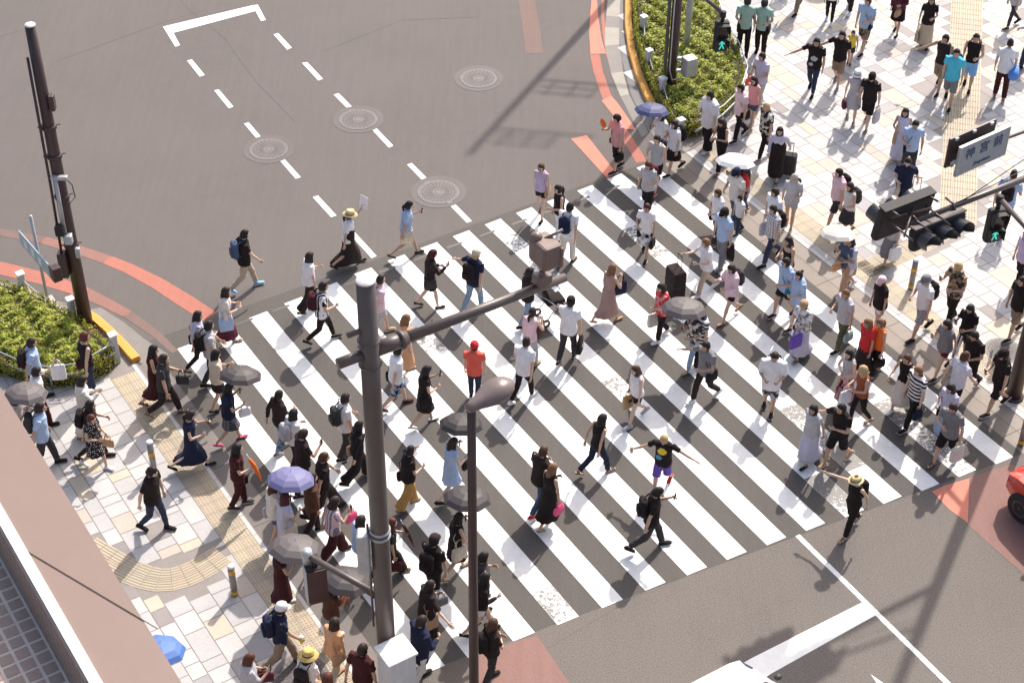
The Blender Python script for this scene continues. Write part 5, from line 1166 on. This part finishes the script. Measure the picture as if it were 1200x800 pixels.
def stroller(loc,rz,who):
    t=thing('stroller',il('','stroller pushed by',who),'stroller',loc,rz)
    b=MB(); b.box((.02,0,.55),(.45,.36,.10),None,0,.04); b.build('seat',fabric('black'),t,True); b=MB(); b.box((-.20,0,.78),(.08,.36,.46),Matrix.Rotation(-.35,3,'Y'),0,.03); b.build('backrest',fabric('softblack'),t,True)
    b=MB(); b.rings([[Vector((-.22+.34*math.sin(a),y,.82+.30*math.cos(a))) for a in [math.radians(-30+100*j/8) for j in range(9)]] for y in(-.19,-.06,.06,.19)],0,False,False); o=b.build('hood',fabric('charcoal'),t,True); o.modifiers.new('t','SOLIDIFY').thickness=.01
    for sy in(-1,1):
        b=MB(); b.tube([(-.55,sy*.19,1.02),(-.2,sy*.2,.72),(.30,sy*.22,.13)],.012,6); b.build('frame_tube',m_gal,t,True)
        for x in(.30,-.26):
            b=MB(); b.rings([[Vector((x+r*math.cos(2*PI*j/20),sy*.23+y,.10+r*math.sin(2*PI*j/20))) for j in range(20)] for r,y in((.06,-.015),(.10,-.02),(.10,.02),(.06,.015))],0,False); b.build('wheel',m_blk,t,True)
        b=MB(); b.tube([(-.26,sy*.22,.12),(.05,sy*.2,.55)],.012,6); b.build('rear_frame_tube',m_gal,t,True)
    b=MB(); b.tube([(-.55,-.19,1.02),(-.55,.19,1.02)],.014,8); b.build('push_bar',m_blk,t,True)
def parse(line,grp,idx):
    f=[x.strip() for x in line.split('|')]; a=f[0].split(); foot=a[0].startswith('F'); u=float(a[0].lstrip('F')); v=float(a[1]); hd=float(a[2]); sex=a[3]; st=float(a[4])
    rnd=random.Random(idx*17+3); fem=sex[0]=='f'; H=(1.60 if fem else 1.68)
    if sex[0]=='c': H=1.12; fem=False
    if len(a)>5: H=float(a[5])
    tk,tm=f[1].split(':'); bk,bm=(f[2].split(':')+[tm])[:2]; hh=f[3].split(); hair=tuple(hh[0].split(':')); hat=None
    if len(hh)>1: hat=tuple(hh[1].split(':')); hat=(hat[0],hat[1])
    aL,aR=f[4].split()[:2]; flags=f[4].split()[2:]; items=[x.strip() for x in f[5].split(';') if x.strip()]; sh=tuple(f[6].split(':')); who=f[7]
    pitch=math.radians(22 if 'hd' in flags or 'phone' in (aL,aR) else rnd.uniform(2,10)); yaw=math.radians(35 if 'yl' in flags else -35 if 'yr' in flags else rnd.uniform(-10,10))
    lean=4 if abs(st)>.5 else 1.5
    st*=.86; P=make_pose(H,fem,st,aL,aR,lean,yaw,pitch,rnd); rz=math.radians(hd); RM=Matrix.Rotation(rz,3,'Z')
    if foot: q=G(u,v,.013); loc=Vector((q.x,q.y,.013))
    else: q=G(u,v,P.headc.z+.013); loc=q-RM@P.headc; loc.z=.013
    for it in items:
        if it.startswith('umb:'):
            ff=it.split(':'); C_=G(float(ff[3]),float(ff[4]),float(ff[5])); sd=1 if ff[2]=='L' else -1; q=P.arms[sd][2]+P.arms[sd][3]*.06; q=RM@q; loc=Vector((C_.x-q.x-.09*math.cos(SAZ),C_.y-q.y-.09*math.sin(SAZ)-.03,.013))
    assert who not in USED,who
    USED.add(who); n=len(who.split()); 
    if not 4<=n<=12: print('WHO LEN',n,who)
    p=dict(P=P,rnd=rnd,seed=rnd.uniform(0,20),top=(tk,tm),bottom=(bk,bm),hair=hair,hat=hat,aL=aL,aR=aR,flags=flags,items=items,shoes=sh,label=who,who=who,loc=loc,rz=rz,grp=grp,skin=rnd.choice([0,0,1,2,0]))
    if 'nos' in flags: p['sleeve']=0
    build_raws(p); PEOPLE.append(p)
def crowd(text_,grp):
    for ln in text_.strip().splitlines():
        ln=ln.strip()
        if not ln or ln.startswith('#'): continue
        parse(ln,grp,len(PEOPLE))
# columns: u v heading sex stride [height] | top | bottom | hair [hat] | left-arm right-arm flags | items | shoes | who
crowd('''
287 275 22 m 1.0 | tee:black | trousers:beige | short:black | swb swf | backpack:denim | sneaker:skyblue | person in black tee and beige trousers walking alone on the road
410 252 22 f 1.15 | blouse:white | pinaf:softblack | pony:dark straw:straw | raise swb | paper:white:L | flat:black | person in straw hat, white blouse and long black pinafore, outermost walker
479 241 15 f 1.1 | blouse:lightblue | mini:grey | pony:black | phone swb | phone::L; tote:cream:R:s | flat:black | person with black ponytail, light blue blouse and short grey skirt
507 298 12 f -.7 | long:softblack | mini:black | long:red | hold phone | phone::R; shoulderbag:charcoal:R | heel:black | person with dark red hair in short black outfit and high heels
558 298 50 m -.7 | tee:navy | jeans:lightdenim | short:blond cap:cream | out swb | backpack:black | leather:charcoal | person in cream cap, navy tee and light jeans by the far kerb end
634 197 250 f .8 | tank:lilac | shorts:black | pony:brown | down swb sg | shoulderbag:tan:L | flat:black | person in lilac top and black shorts walking beside the striped edge
654 222 205 f .4 | tank:black | trousers:white | pony:black | hold down | | leather:charcoal | person in black top and white trousers next to the navy backpack
668 243 60 m -.5 | tee:white | slacks:offwhite | short:black | swf swb | backpack:navy | leather:brown | person in white tee and off-white trousers with navy backpack
621 319 25 f .5 | tee:softblack | jeans:lightdenim | bob:black | fwd fwd | stroller | sneaker:black | person in black pushing a stroller behind the foreground arm
669 354 65 m -.7 | tee:white | jeans:charcoal | short:black cap:black | swf bag | shopper:black:R:logo | sneaker:charcoal | person in black cap and white tee carrying a flat black bag
624 366 55 f -.6 | tank:lightpink | trousers:lightgrey | pony:dark | down strap | tote:brown:R | leather:tan | person in pale pink sleeveless top with brown tote, hair tied low
617 401 55 m -.8 | tee:white | skinny:black | buzz:dark | down swb | | sneaker:white | person in white tee and black trousers, buzz cut, above the lamp
556 406 85 m .4 1.5 | tee:coral | jeans:darkdenim | short:dark helmet:red | down down | | sneaker:black | person in red helmet and orange-red tee behind the lamp head
718 315 35 f -.9 | dress:dustypink | midi:dustypink | long:lightbrown | down strap nos | tote:navy:R | flat:tan | person with long light brown hair in dusty pink sleeveless dress
706 491 30 f -1.0 | tank:black | slacks:navy | bob:black | swb swb | | sandal:black | person in black sleeveless top and dark navy trousers mid-crossing
745 434 215 f .9 | tank:white | shorts:black | half:brown | down bag | shopper:kraft:R:mark | sneaker:lightgrey | person in white tank top and black shorts with brown paper bag
778 515 245 m -.8 1.55 | tee:motif black yellow | longshorts:purple | short:blond | outw out | cup:cream:R | sneaker:red | person in black printed tee and purple shorts, arms spread
771 577 8 m 1.1 | tee:black | slacks:charcoal | short:black | phone swb | phone::L; backpack:black | leather:black | person in black tee and grey trousers with backpack, lowest on stripes
1003 563 222 f .95 | tank:black | slacks:black | short:brown boater:straw | swb outw | backpack:black | sandal:brown | person in straw boater dressed all in black, off the stripes
986 479 220 m -.9 | tee:black | longshorts:black | short:black | cross out | | sneaker:tan | person in black tee and black shorts, arms crossed, right half of stripes
953 480 225 f .8 | tee:lightgrey | long:lavender | long:black | swb swb | | flat:black | person with long black hair in grey top and pale lavender skirt
1117 478 222 m -.9 | tee:grey | longshorts:black | short:dark | bag cross hd | shopper:offwhite:L | sandal:black | person in grey tee and black shorts holding cream bag, lower right
1114 455 222 f .7 | shirt:lavender | midi:lightblue | bob:black | hold hold hd | shoulderbag:black:R | sneaker:grey | person in pale lavender shirt with large black bag, lower right
1076 435 215 m 1.0 | shirt:stripes white black | jeans:black | short:lightbrown | down down | handbag:navy:L | sneaker:black | person in black and white striped tee and black trousers, curly hair
1063 421 222 f -.7 | tank:black | midi:offwhite | short:brown | swb shl | shoulderbag:black:L | sneaker:white | person in black tank top and off-white skirt behind striped tee
1131 418 30 m .5 | polo:thinstripes white lavender | skinny:black | short:brown | swb swf | pouch:black:L | leather:black | person in white pinstriped shirt with black crossbody strap, seen from behind
1142 394 222 m -.9 | tee:black | skinny:black | short:black | hold swb hd | | sneaker:black | person in black tee and black trousers between pinstriped shirt and manhole
1176 416 205 m .95 1.72 | tee:black | longshorts:black | short:black cap:black | down hold | phone::R | sneaker:black | person in black cap, black tee and black shorts by thick brown pole
1137 362 222 f -.8 | tee:black | slacks:vstripes black white | long:black | hold phone hd | phone::R | sneaker:black | person in black tee and vertically striped trousers, long wavy hair
1110 380 215 f 1.0 | tee:grey | shorts:burgundy | bob:dark | swb phone hd | phone::R | sneaker:black | person in grey tee and dark red shorts, head bowed
1085 329 212 m 1.0 1.74 | polo:white | longshorts:check grey lightgrey | short:grey cap:grey | down hold | backpack:black | leather:black | person in grey cap, white polo and checked grey shorts
1123 313 212 m .5 1.74 | shirt:camo charcoal tan | slacks:black | short:blond | hold phone hd | phone::R | sneaker:black | person in camouflage shirt and black track trousers, light curly hair
1033 330 212 f .6 | tee:black | shorts:white | short:brown cap:lightpink | down down | | sneaker:navy | person in pink cap, black tee and white shorts
1048 250 212 f .9 | blouse:lightgrey | midi:grey | bob:black | bag bag | shopper:white:L | sandal:black | person in pale skirt partly hidden behind the traffic lights
1031 379 212 f .6 | tank:orange | slacks:black | pony:lightbrown | down down | handbag:black:L | sandal:brown | person in bright orange sleeveless top and black trousers
1017 379 212 f -.6 | tee:red | midi:softblack | bob:lightbrown | down swb | | flat:tan | person in red tee and black skirt beside the orange top
1011 434 200 f -.6 | tank:rust | skinny:black | bob:blond | hold hold | shopper:white:R | sandal:tan | person in rust tank top and black trousers, big blond curls
995 415 212 f .8 | tank:lightgrey | midi:floral pink maroon | half:black | hold cross | | flat:charcoal | person in grey top and pink floral skirt
991 345 212 m .7 | tee:lightgrey | trousers:olive | buzz:lightbrown | bag hold | handbag:seafoam:L | sneaker:black | person in grey tee and olive trousers wearing headphones, shaved head
942 358 228 f .8 | blouse:floral white grey | long:dots lavender white | short:brown scarf:tan | hold hold | pouch:black:R; tote:purple:L | sandal:black | person in tan head scarf and long patterned pale skirt
936 323 212 f .9 | over:lightblue | shorts:lightblue | bun:black | hold swb | | sneaker:black | person in loose blue blouse, dark hair in a bun
921 308 212 m -.7 | shirt:lightblue | shorts:black | short:dark | hold swb sg | pouch:teal:L | sneaker:black | person in sky blue and white shirt with teal shoulder scarf
924 283 215 f .6 | camisole:black | slacks:brown | long:black | down hold | | flat:tan | person with bare shoulders and strappy black top, long black hair
906 246 212 m 1.0 | shirt:check grey white | jeans:darkdenim | short:black | down swb | backpack:black | leather:black | person in grey checked shirt and dark jeans with backpack
849 250 222 m .5 | polo:lightblue | slacks:grey | short:black cap:black | bag bag | jacket:black:L | leather:grey | person in light blue polo and black cap carrying a jacket
841 227 215 f .6 | tee:white | slacks:charcoal | short:brown | hold bag | shoulderbag:black:R | sneaker:grey | person in white top with big black shoulder bag left of blue polo
863 203 222 m .7 | tee:offwhite | jeans:denim | short:black cap:navy | down hold | backpack:red | sneaker:black | person in navy cap and off-white tee with red backpack
867 233 215 c .6 | tee:white | trousers:darkdenim | short:dark | down down | | sneaker:black | small child in white top behind the light blue polo
758 244 252 f .8 | tee:white | skirt:print white black | short:burgundy | down hold | shoulderbag:black:R; handbag:black:L | sneaker:black | person in white tee and black-and-white printed skirt on the stripes
760 194 240 f .9 | tee:lightgrey | wide:black | bob:auburn | hold bag hd | backpack:burgundy | sandal:black | person in grey tee and wide black trousers, red-brown hair
723 139 212 m .5 | tee:pink | longshorts:black | short:black | down phone | fan:orange:R; pouch:black:R; handbag:black:L | sneaker:black | person in pink tee and black shorts holding an orange fan
770 164 240 m .8 | tank:lightgrey | shorts:black | short:dark | down hold | backpack:navy | sneaker:red | person in grey vest top with navy backpack straps near the hedge
775 139 225 f .5 | tee:white | skirt:softblack | half:black | down umb | umb:umbnavy:R:765:122:1.80:navy blue umbrella held beside the yellow kerb and far hedge:.44 | flat:black | person under the navy umbrella in white tee and dark skirt
790 146 212 f .9 | shirt:white | skirt:black | long:black | down hold | backpack:black | sneaker:black | person in white shirt and short black skirt, long straight black hair
832 113 222 m .4 1.74 | over:white | wide:black | short:black | down hold | | sneaker:white | person in oversized white shirt and very wide black trousers
846 144 222 f .7 | tank:black | slacks:black | bob:dark | cross hold hd | | sandal:black | person in black sleeveless outfit between white shirt and white parasol
866 161 215 f .5 | tank:white | jeans:denim | half:dark | down umb | umb:white:R:863:181:1.72:bright white parasol in the middle of the far pavement crowd:.48 | flat:tan | person in white top and jeans under the white parasol
870 190 215 m .5 | shirt:floral charcoal grey | longshorts:camo charcoal grey | short:black | hold phone hd | phone::R | sneaker:black | person in dark floral shirt below the white parasol
868 104 215 m .8 | tee:lightpink | trousers:black | short:black | down swb | shoulderbag:black:L | sneaker:black | person in pale pink tee and black trousers beside the far hedge
884 95 232 f .5 | tank:pink | shorts:denim | half:black | down swb sg | | sneaker:tan | person in pink top and denim shorts wearing sunglasses
893 67 222 m .5 | tee:lavender | slacks:lightgrey | short:dark | hold hold | shoulderbag:black:R; handbag:coral:R | sneaker:white | person in pale tee with black shoulder bag below the two guards
876 3 262 m .3 1.74 | polo:mint | slacks:black | short:black cap:charcoal | down hold | shoulderbag:black:R | boot:black | left one of two guards in mint uniform shirts
896 5 250 m .3 1.72 | polo:mint | slacks:black | short:black cap:charcoal | hold hold | shoulderbag:black:L | boot:black | right one of two guards in mint uniform shirts
898 126 215 m .9 | shirt:floral softblack offwhite | skinny:black | short:blond | down swb | | sneaker:grey | person with dyed blond hair in open black floral shirt
914 154 250 f .8 | long:lavender | pinaf:black | long:black | pull down | case:charcoal:L | sandal:black | person in long black dress with lilac sleeves pulling dark suitcase
957 50 248 m .7 1.74 | tee:motif black lightgrey | skinny:darkdenim | short:black | down out | | sneaker:black | person in black tee with grey print and tight dark jeans
987 42 245 m .7 1.74 | polo:black | longshorts:khaki | short:black | bag out | phone::L | sneaker:grey | person in black polo and khaki shorts next to printed tee
1017 2 232 m .7 1.76 | tee:lightblue | longshorts:camo khaki charcoal | short:brown | hold down | pouch:navy:L | sneaker:black | person in pale blue tee and patterned shorts with a child
1000 39 250 c .6 1.05 | tank:yellow | shorts:charcoal | short:black | down raise | | sneaker:charcoal | small child in bright yellow vest
1005 87 262 f .5 | dress:lightgrey | skirt:lightgrey | half:dark bucket:white | hold bag | handbag:burgundy:R | sneaker:grey | person in white sun hat and pale grey dress with red bag
1022 91 242 m .8 | tee:black | longshorts:black | short:black cap:black | bag down | shopper:lightgrey:L | sandal:charcoal | person in black cap and black shorts with pale carrier bag
1061 132 250 f .5 | dress:lavender | long:lavender | long:black | hold hold nos | tote:tan:R:s | flat:tan | person in long lavender striped dress with tan shoulder bag
1073 146 262 m .3 | polo:lightblue | slacks:charcoal | short:black | down hold hd | pouch:black:R | leather:black | person in light blue shirt with black crossbody bag
1064 190 250 m .4 | shirt:navy | slacks:navy | short:black | pull hold hd | case:lightgrey:L; handbag:beige:R | leather:black | person in navy shirt with silver suitcase
1108 46 240 m .9 1.78 | tank:softblack | longshorts:khaki | short:black | down out | | sneaker:black | person in dark vest top and beige shorts near the tactile strip
1121 63 250 m .9 1.78 | tee:turquoise | longshorts:grey | short:black | down down | backpack:navy | sneaker:black | person in bright turquoise tee and grey shorts
1144 45 250 m .6 1.74 | tank:black | longshorts:skyblue | short:black | hold swb | backpack:khaki | sneaker:black | person in black vest top and light blue shorts
1184 51 75 m .3 1.76 | tee:white | slacks:maroon | buzz:dark | down down | duffel:blue:R | sneaker:grey | person in white tee with bright blue duffel bag, seen from behind
F1184 32 205 f .8 | tee:lightgrey | skinny:charcoal | half:dark | down down | | sneaker:black | person in grey jeans at the top right edge, head cut off
F1199 78 185 m .5 | long:lavender | slacks:darkdenim | short:black | down hold | backpack:burgundy | leather:black | person at the right edge in pale shirt with dark red backpack
1092 1 258 f .4 | tee:black | long:beige | half:black | hold bag | tote:beige:R | sneaker:black | person in black tee and very wide beige skirt
F1049 40 240 f .5 | coat:burgundy | skirt:black | long:black | hold bag | handbag:tan:L; pouch:black:R | heel:black | person in dark red cardigan and black skirt at the top edge
F933 14 235 m .9 | tee:grey | slacks:khaki | short:black | down down | | leather:black | person in brown trousers at the top edge, body cut off
F971 27 255 f .4 | tee:white | skinny:black | half:black | down down | | sneaker:white | person in tight black trousers and white shoes at the top edge
F994 14 240 m .6 | tee:charcoal | slacks:softblack | short:black | down down | | sneaker:white | person in loose black trousers at the top edge, white trainers
F926 -14 235 f .7 | tee:cream | wide:navy | bob:brown | down down | | sneaker:white | person far up at the top edge in dark wide trousers
1188 205 62 m .6 1.74 | tee:lightblue | slacks:softblack | buzz:dark | swb hold | backpack:black | leather:black | person in pale blue shirt behind the right-hand pedestrian signal
1198 330 212 m .8 1.72 | tee:black | longshorts:khaki | short:dark | down down | | sneaker:black | person in black tee and brown shorts at the right edge
1203 276 212 f .6 | tee:lilac | slacks:black | bob:black | down down | | flat:black | person in lilac top cut by the right edge
983 203 212 m 1.15 | tee:lightpink | longshorts:charcoal | short:black | down swb | backpack:black | sneaker:black | person in pale pink tee and dark shorts striding, far pavement
996 219 212 f .7 | tank:offwhite | skirt:charcoal | half:dark | hold down | backpack:charcoal | sandal:black | person in off-white vest top beside the striding pale pink tee
931 209 250 f .5 | blouse:lightgrey | shorts:lightgrey | long:grey | hold down | backpack:black | sneaker:tan | person with long wavy hair in pale top and light shorts
908 226 215 m .5 | shirt:white | shorts:lightgrey | short:dark | hold down | tote:lavender:L | sneaker:tan | person in white shirt with lavender bag above checked shirt
962 272 215 f .7 | tee:denim | shorts:tan | half:brown | hold umb | umb:offwhite:R:983:266:1.78:off-white parasol below the pale pink tee, far pavement edge:.42; tote:tan:L:s | sandal:tan | person in denim-blue top half hidden by off-white parasol
997 284 215 f .8 | blouse:lavender | shorts:white | half:black | cross hold | handbag:peach:R | sneaker:white | person in pale lavender blouse right of the off-white parasol
827 285 205 f .9 | tee:white | slacks:beige | short:lightbrown | hold fwd | case:softblack:R:front | sneaker:white | person in white tee and beige trousers pulling a black suitcase
857 315 215 f 1.0 | coat:lightpink | shorts:black | half:dark | hold phone | backpack:charcoal | flat:tan | person in pale pink cardigan and black shorts, one heel raised
775 337 212 f .6 | tee:floral red pink | slacks:black | half:dark | hold down hd | shopper:offwhite:R | sneaker:white | person in red floral top left of the dark grey umbrella
799 360 222 f .9 | blouse:floral charcoal offwhite | jeans:lightdenim | bob:dark | hold umb | umb:umbgrey:R:803:352:1.82:dark grey umbrella in the middle of the crossing:.50 | flat:tan | person in pale jeans under the mid-crossing dark grey umbrella
821 365 212 m .5 | tee:stripes white navy | trousers:black | short:dark | down hold | | sneaker:white | person in navy and white striped tee beside the dark grey umbrella
827 406 218 m -.9 | tee:grey | trousers:softblack | short:black | hold out | shoulderbag:black:L | sneaker:white | person in blue-grey tee and black trousers reaching one arm out
908 418 258 m .4 | over:white | longshorts:floral charcoal white | short:dark | hold hold hd | backpack:black | sneaker:black | person in oversized white tee and black-and-white patterned shorts
''','people crossing from the far pavement')
crowd('''
265 342 18 f .7 | tee:offwhite | midi:burgundy | long:dark | hold hold | tote:lightblue:R:s; pouch:hotpink:R | sandal:tan | person in off-white tee and burgundy skirt, first onto the stripes
232 370 22 f .9 | blouse:lavender | skinny:softblack | half:dark | down swb | shoulderbag:maroon:L | flat:black | person with long dark hair and pale blouse at leftmost stripe
245 382 22 m .5 | tee:lightgrey | trousers:charcoal | short:black | swf down | backpack:black | leather:black | person in light grey shirt with black backpack at leftmost stripe
253 415 22 f .4 | blouse:cream | mini:softblack | long:black | hold phone | handbag:softblack:L | flat:black | person in cream blouse left of the dark umbrella, long black hair
276 444 20 f .8 | tee:navy | skirt:check navy grey | half:black | umb hold | umb:umbdark:L:282:431:1.72:dark umbrella at the left end of the crossing:.44; handbag:white:R | flat:hotpink | person in navy checked outfit under the leftmost dark umbrella
180 410 8 f .8 | dress:maroon | midi:maroon | long:black | down hold nos | | sandal:black | person in long dark maroon sleeveless dress beside purple-grey tee
192 421 5 m 1.0 | tee:charcoal | slacks:softblack | short:dark | hold down | handbag:charcoal:L | sandal:black | person in charcoal tee and dark trousers beside dark maroon dress
223 487 8 f 1.2 | dress:navy | midi:navy | pony:dark | phone hold | phone::L | flat:black | person in swinging dark navy dress looking at a phone
178 553 345 m .7 1.72 | tee:black | skinny:darkdenim | short:black | down swb hd | | boot:black | person in black tee and tight dark jeans on open slabs
278 526 12 f .4 1.66 | tee:maroon | slacks:maroon | long:black | down hold | rolled:orange:R; handbag:softblack:L | sneaker:charcoal | person all in dark maroon holding a folded orange umbrella
106 475 5 f .9 | tee:softblack | skinny:softblack | bob:black | hold swb | backpack:black | leather:black | person with black bob and black backpack behind polka-dot dress
107 491 335 f .8 1.5 | dress:dots black white | skirt:dots black white | short:auburn | hold hold | handbag:tan:L | sneaker:white | person in black polka-dot dress with auburn hair
96 446 18 f .4 | coat:offwhite | long:offwhite | long:dark | hold phone | | flat:tan | person in long off-white coat by the left hedge rail
99 395 40 m .4 | tank:black | jeans:darkdenim | short:auburn | face swb | shoulderbag:maroon:L | sneaker:white | person in black vest touching head beside the left hedge
37 402 18 m .5 | shirt:lightblue | slacks:charcoal | short:dark | down swb | backpack:softblack | leather:black | person in light blue shirt with dark backpack at left hedge rail
43 436 18 m .6 | shirt:white | slacks:maroon | short:dark | raise down | phone::L; shopper:white:L | leather:black | person in white shirt raising a phone at the left edge
47 478 12 m .8 1.72 | shirt:lightblue | slacks:charcoal | short:dark | down swb | backpack:charcoal | leather:black | person in light blue shirt half hidden by the pinkish building
24 470 15 f .4 | blouse:offwhite | slacks:grey | bob:dark | hold umb | umb:umbgrey:R:30:452:1.80:dark grey umbrella at the left edge beside the hedge:.44 | flat:black | person in off-white blouse under the umbrella at left edge
327 463 42 f .4 | long:softblack | jeans:floral lightdenim denim | pony:black | swb hold | | sneaker:grey | person in black top and ripped pale jeans, hair tied low
344 485 42 f .4 | blouse:white | slacks:maroon | bob:black | hold down | backpack:lightgrey | flat:black | person in white blouse with pale backpack between two black tops
355 509 32 m .5 | tee:softblack | slacks:softblack | short:dark | down phone | phone::R | sneaker:black | person in black tee holding a phone above the violet umbrella
380 536 24 m 1.2 1.66 | tee:black | wide:softblack | short:brown | swf swb sg | | leather:black | person in black shirt and wide black trousers, sunglasses, long stride
366 560 25 f .5 | coat:brown | slacks:softblack | short:dark | down down | | leather:black | person in dark brown coat hidden behind the violet umbrella
321 570 35 f .4 | tee:offwhite | shorts:denim | half:auburn | down strap | shoulderbag:lightgrey:L | sneaker:lightgrey | person in off-white tee and denim shorts under the violet umbrella
338 578 45 f .4 | tee:lavender | skirt:lavender | bob:burgundy | umb hold | umb:violet:L:341:552:1.82:violet umbrella at the lower left:.46; tote:cream:R:s | flat:black | person in lavender tee with cream tote and maroon hair
392 588 32 f 1.0 | shirt:vstripes lightpink grey | wide:maroon | bob:dark | swb phone | phone::R; handbag:hotpink:R | flat:black | person in pink-grey striped shirt and wide maroon trousers
405 467 30 m .4 | tee:white | slacks:charcoal | short:dark | swf down | backpack:charcoal | sneaker:black | person in white tee immediately left of the foreground pole
421 499 28 f 1.0 | long:black | wide:black | half:black | hold swb | shoulderbag:tan:L | sneaker:black | person in wide black clothes half hidden by the foreground pole
423 610 38 f .5 | shirt:lightblue | slacks:softblack | bob:dark | hold down | shopper:offwhite:L | flat:black | person in pale blue shirt, round dark hair, against foreground pole
459 613 18 f 1.1 | tee:softblack | wide:black | long:auburn | hold down | handbag:maroon:R; rolled:brown:L | sandal:black | person with long auburn hair right of the foreground pole
344 652 20 f .4 | dress:maroon | midi:maroon | bob:dark | down umb | umb:umbgrey:R:347:632:1.72:grey umbrella at the lower left, larger and nearer:.50 | sneaker:white | person in dark maroon dress under the lower left grey umbrella
401 688 38 f .5 | tee:brown | slacks:lightpink | bob:dark | hold umb | umb:umbdark:R:408:670:1.70:black umbrella crossed by the slanting signal arm:.48; handbag:rust:L | sneaker:white | person in pale pink trousers under the black umbrella
330 713 20 m 1.1 1.72 | polo:navy | slacks:khaki | short:black cap:white | swb swf | backpack:navy; cup:yellow:R | leather:brown | person in white cap, navy polo and khaki trousers striding
292 772 18 f .4 | over:lightgrey | slacks:lightgrey | half:auburn | hold phone hd | phone::R; handbag:burgundy:L | flat:black | person in pale grey blouse with phone at the bottom edge
361 768 60 f .4 | tee:white | slacks:beige | bob:dark sun:hatyellow | down down | backpack:softblack | flat:tan | person in yellow sun hat with black backpack, bottom edge
392 730 52 f .6 | blouse:peach | slacks:beige | bob:dark | down down | shoulderbag:tan:R | flat:tan | person in peach blouse with tan shoulder bag, bottom edge
425 761 58 m .4 | shirt:maroon | slacks:charcoal | short:dark | swb down | | leather:black | person in dark maroon shirt by the white cabinet, bottom edge
384 795 62 f .4 | tee:tan | slacks:grey | bob:auburn | down down | | flat:black | person with auburn hair cut by the bottom edge
213 772 40 f .3 | blouse:lightgrey | slacks:grey | bob:dark | down umb | umb:umbblue:R:188:752:1.75:bright blue umbrella peeking past the building edge:.44 | flat:black | person under the bright blue umbrella by the building edge
509 633 58 m .6 | tee:black | longshorts:black | short:black cap:softblack | swf down | backpack:black | sneaker:lightdenim | person in black cap, black tee and shorts with round backpack
504 686 32 f .6 | over:softblack | long:black | half:dark | hold out | handbag:grey:L; tote:tan:R:s | flat:black | person in long black skirt with tan tote beside black cap
494 728 38 m .5 | coat:navy | slacks:offwhite | short:dark | down hold hd | | leather:black | person in dark navy shirt and off-white trousers near the cabinet
578 731 35 f .4 | blouse:softblack | slacks:charcoal | half:brown | cross cross | backpack:black | leather:black | person in black with folded arms right of the lamp post
567 653 25 m .4 | tee:charcoal | slacks:charcoal | short:black | hold down | shoulderbag:charcoal:L | sneaker:black | person with white and purple scarf behind the lamp post
569 677 12 f .9 | long:black | shorts:offwhite | bob:black | outw hold | | heel:black | person in black holding one bare hand out, lower middle
548 597 35 f .9 | dress:black | skirt:black | half:black | umb hold nos | umb:umbdark:L:548:574:1.82:black umbrella behind the lamp post, lower of two there:.46; tote:cream:R:s | flat:tan | person in black dress with cream tote under umbrella by lamp
541 506 35 f .9 | dress:lightblue | skirt:lightblue | half:dark | umb hold | umb:umbblack:L:541:488:1.80:black umbrella left of the lamp post, just under its head:.44; handbag:black:R | leather:black | person in light blue dress with white leggings under black umbrella
481 528 30 f .6 | tee:black | wide:mustard | bun:black | face hold | shoulderbag:black:L | flat:tan | person in black tee and wide mustard trousers, hand at face
500 434 22 f .8 | dress:black | skirt:black | long:black | phone hold | phone::L; shoulderbag:black:R | flat:white | person in black dress with phone, white flats, left of lamp
467 411 22 m .9 | tee:white | longshorts:floral navy lightblue | short:black | down swb | shoulderbag:black:L | leather:brown | person in white tee and blue patterned shorts under the arm
476 374 28 f .5 | dress:peach | midi:peach | long:lightbrown | hold down | | sandal:tan | person in peach dress with long brown hair under the arm
446 328 22 m .9 | tee:lightpink | longshorts:lightgrey | buzz:dark | down swb | backpack:black | sneaker:tan | person in pale tee and light shorts just right of pole top
363 301 30 f .7 | blouse:white | wide:softblack | bob:dark | hold down | | flat:black | person in white blouse and black wide trousers left of pole top
379 336 15 m 1.0 | tee:vstripes black white | skinny:black | short:dark | down hold | backpack:maroon | sneaker:black | person in striped black tee and tight black jeans, dark red bag
637 529 48 m .8 | shirt:softblack | jeans:denim | short:brown | hold down | pouch:black:L | sneaker:red | person in black shirt, blue jeans and red trainers beside long-haired companion
648 549 40 f .7 | dress:black | midi:black | long:lightbrown | hold down nos | handbag:hotpink:R | flat:tan | person with long light brown hair in black dress, pink handbag
''','people crossing from the near pavement')
dg=bpy.context.evaluated_depsgraph_get()
for p in PEOPLE: p['dg']=dg; build_person(p)
for o in RAW:
    me=o.data; bpy.data.objects.remove(o); bpy.data.meshes.remove(me)
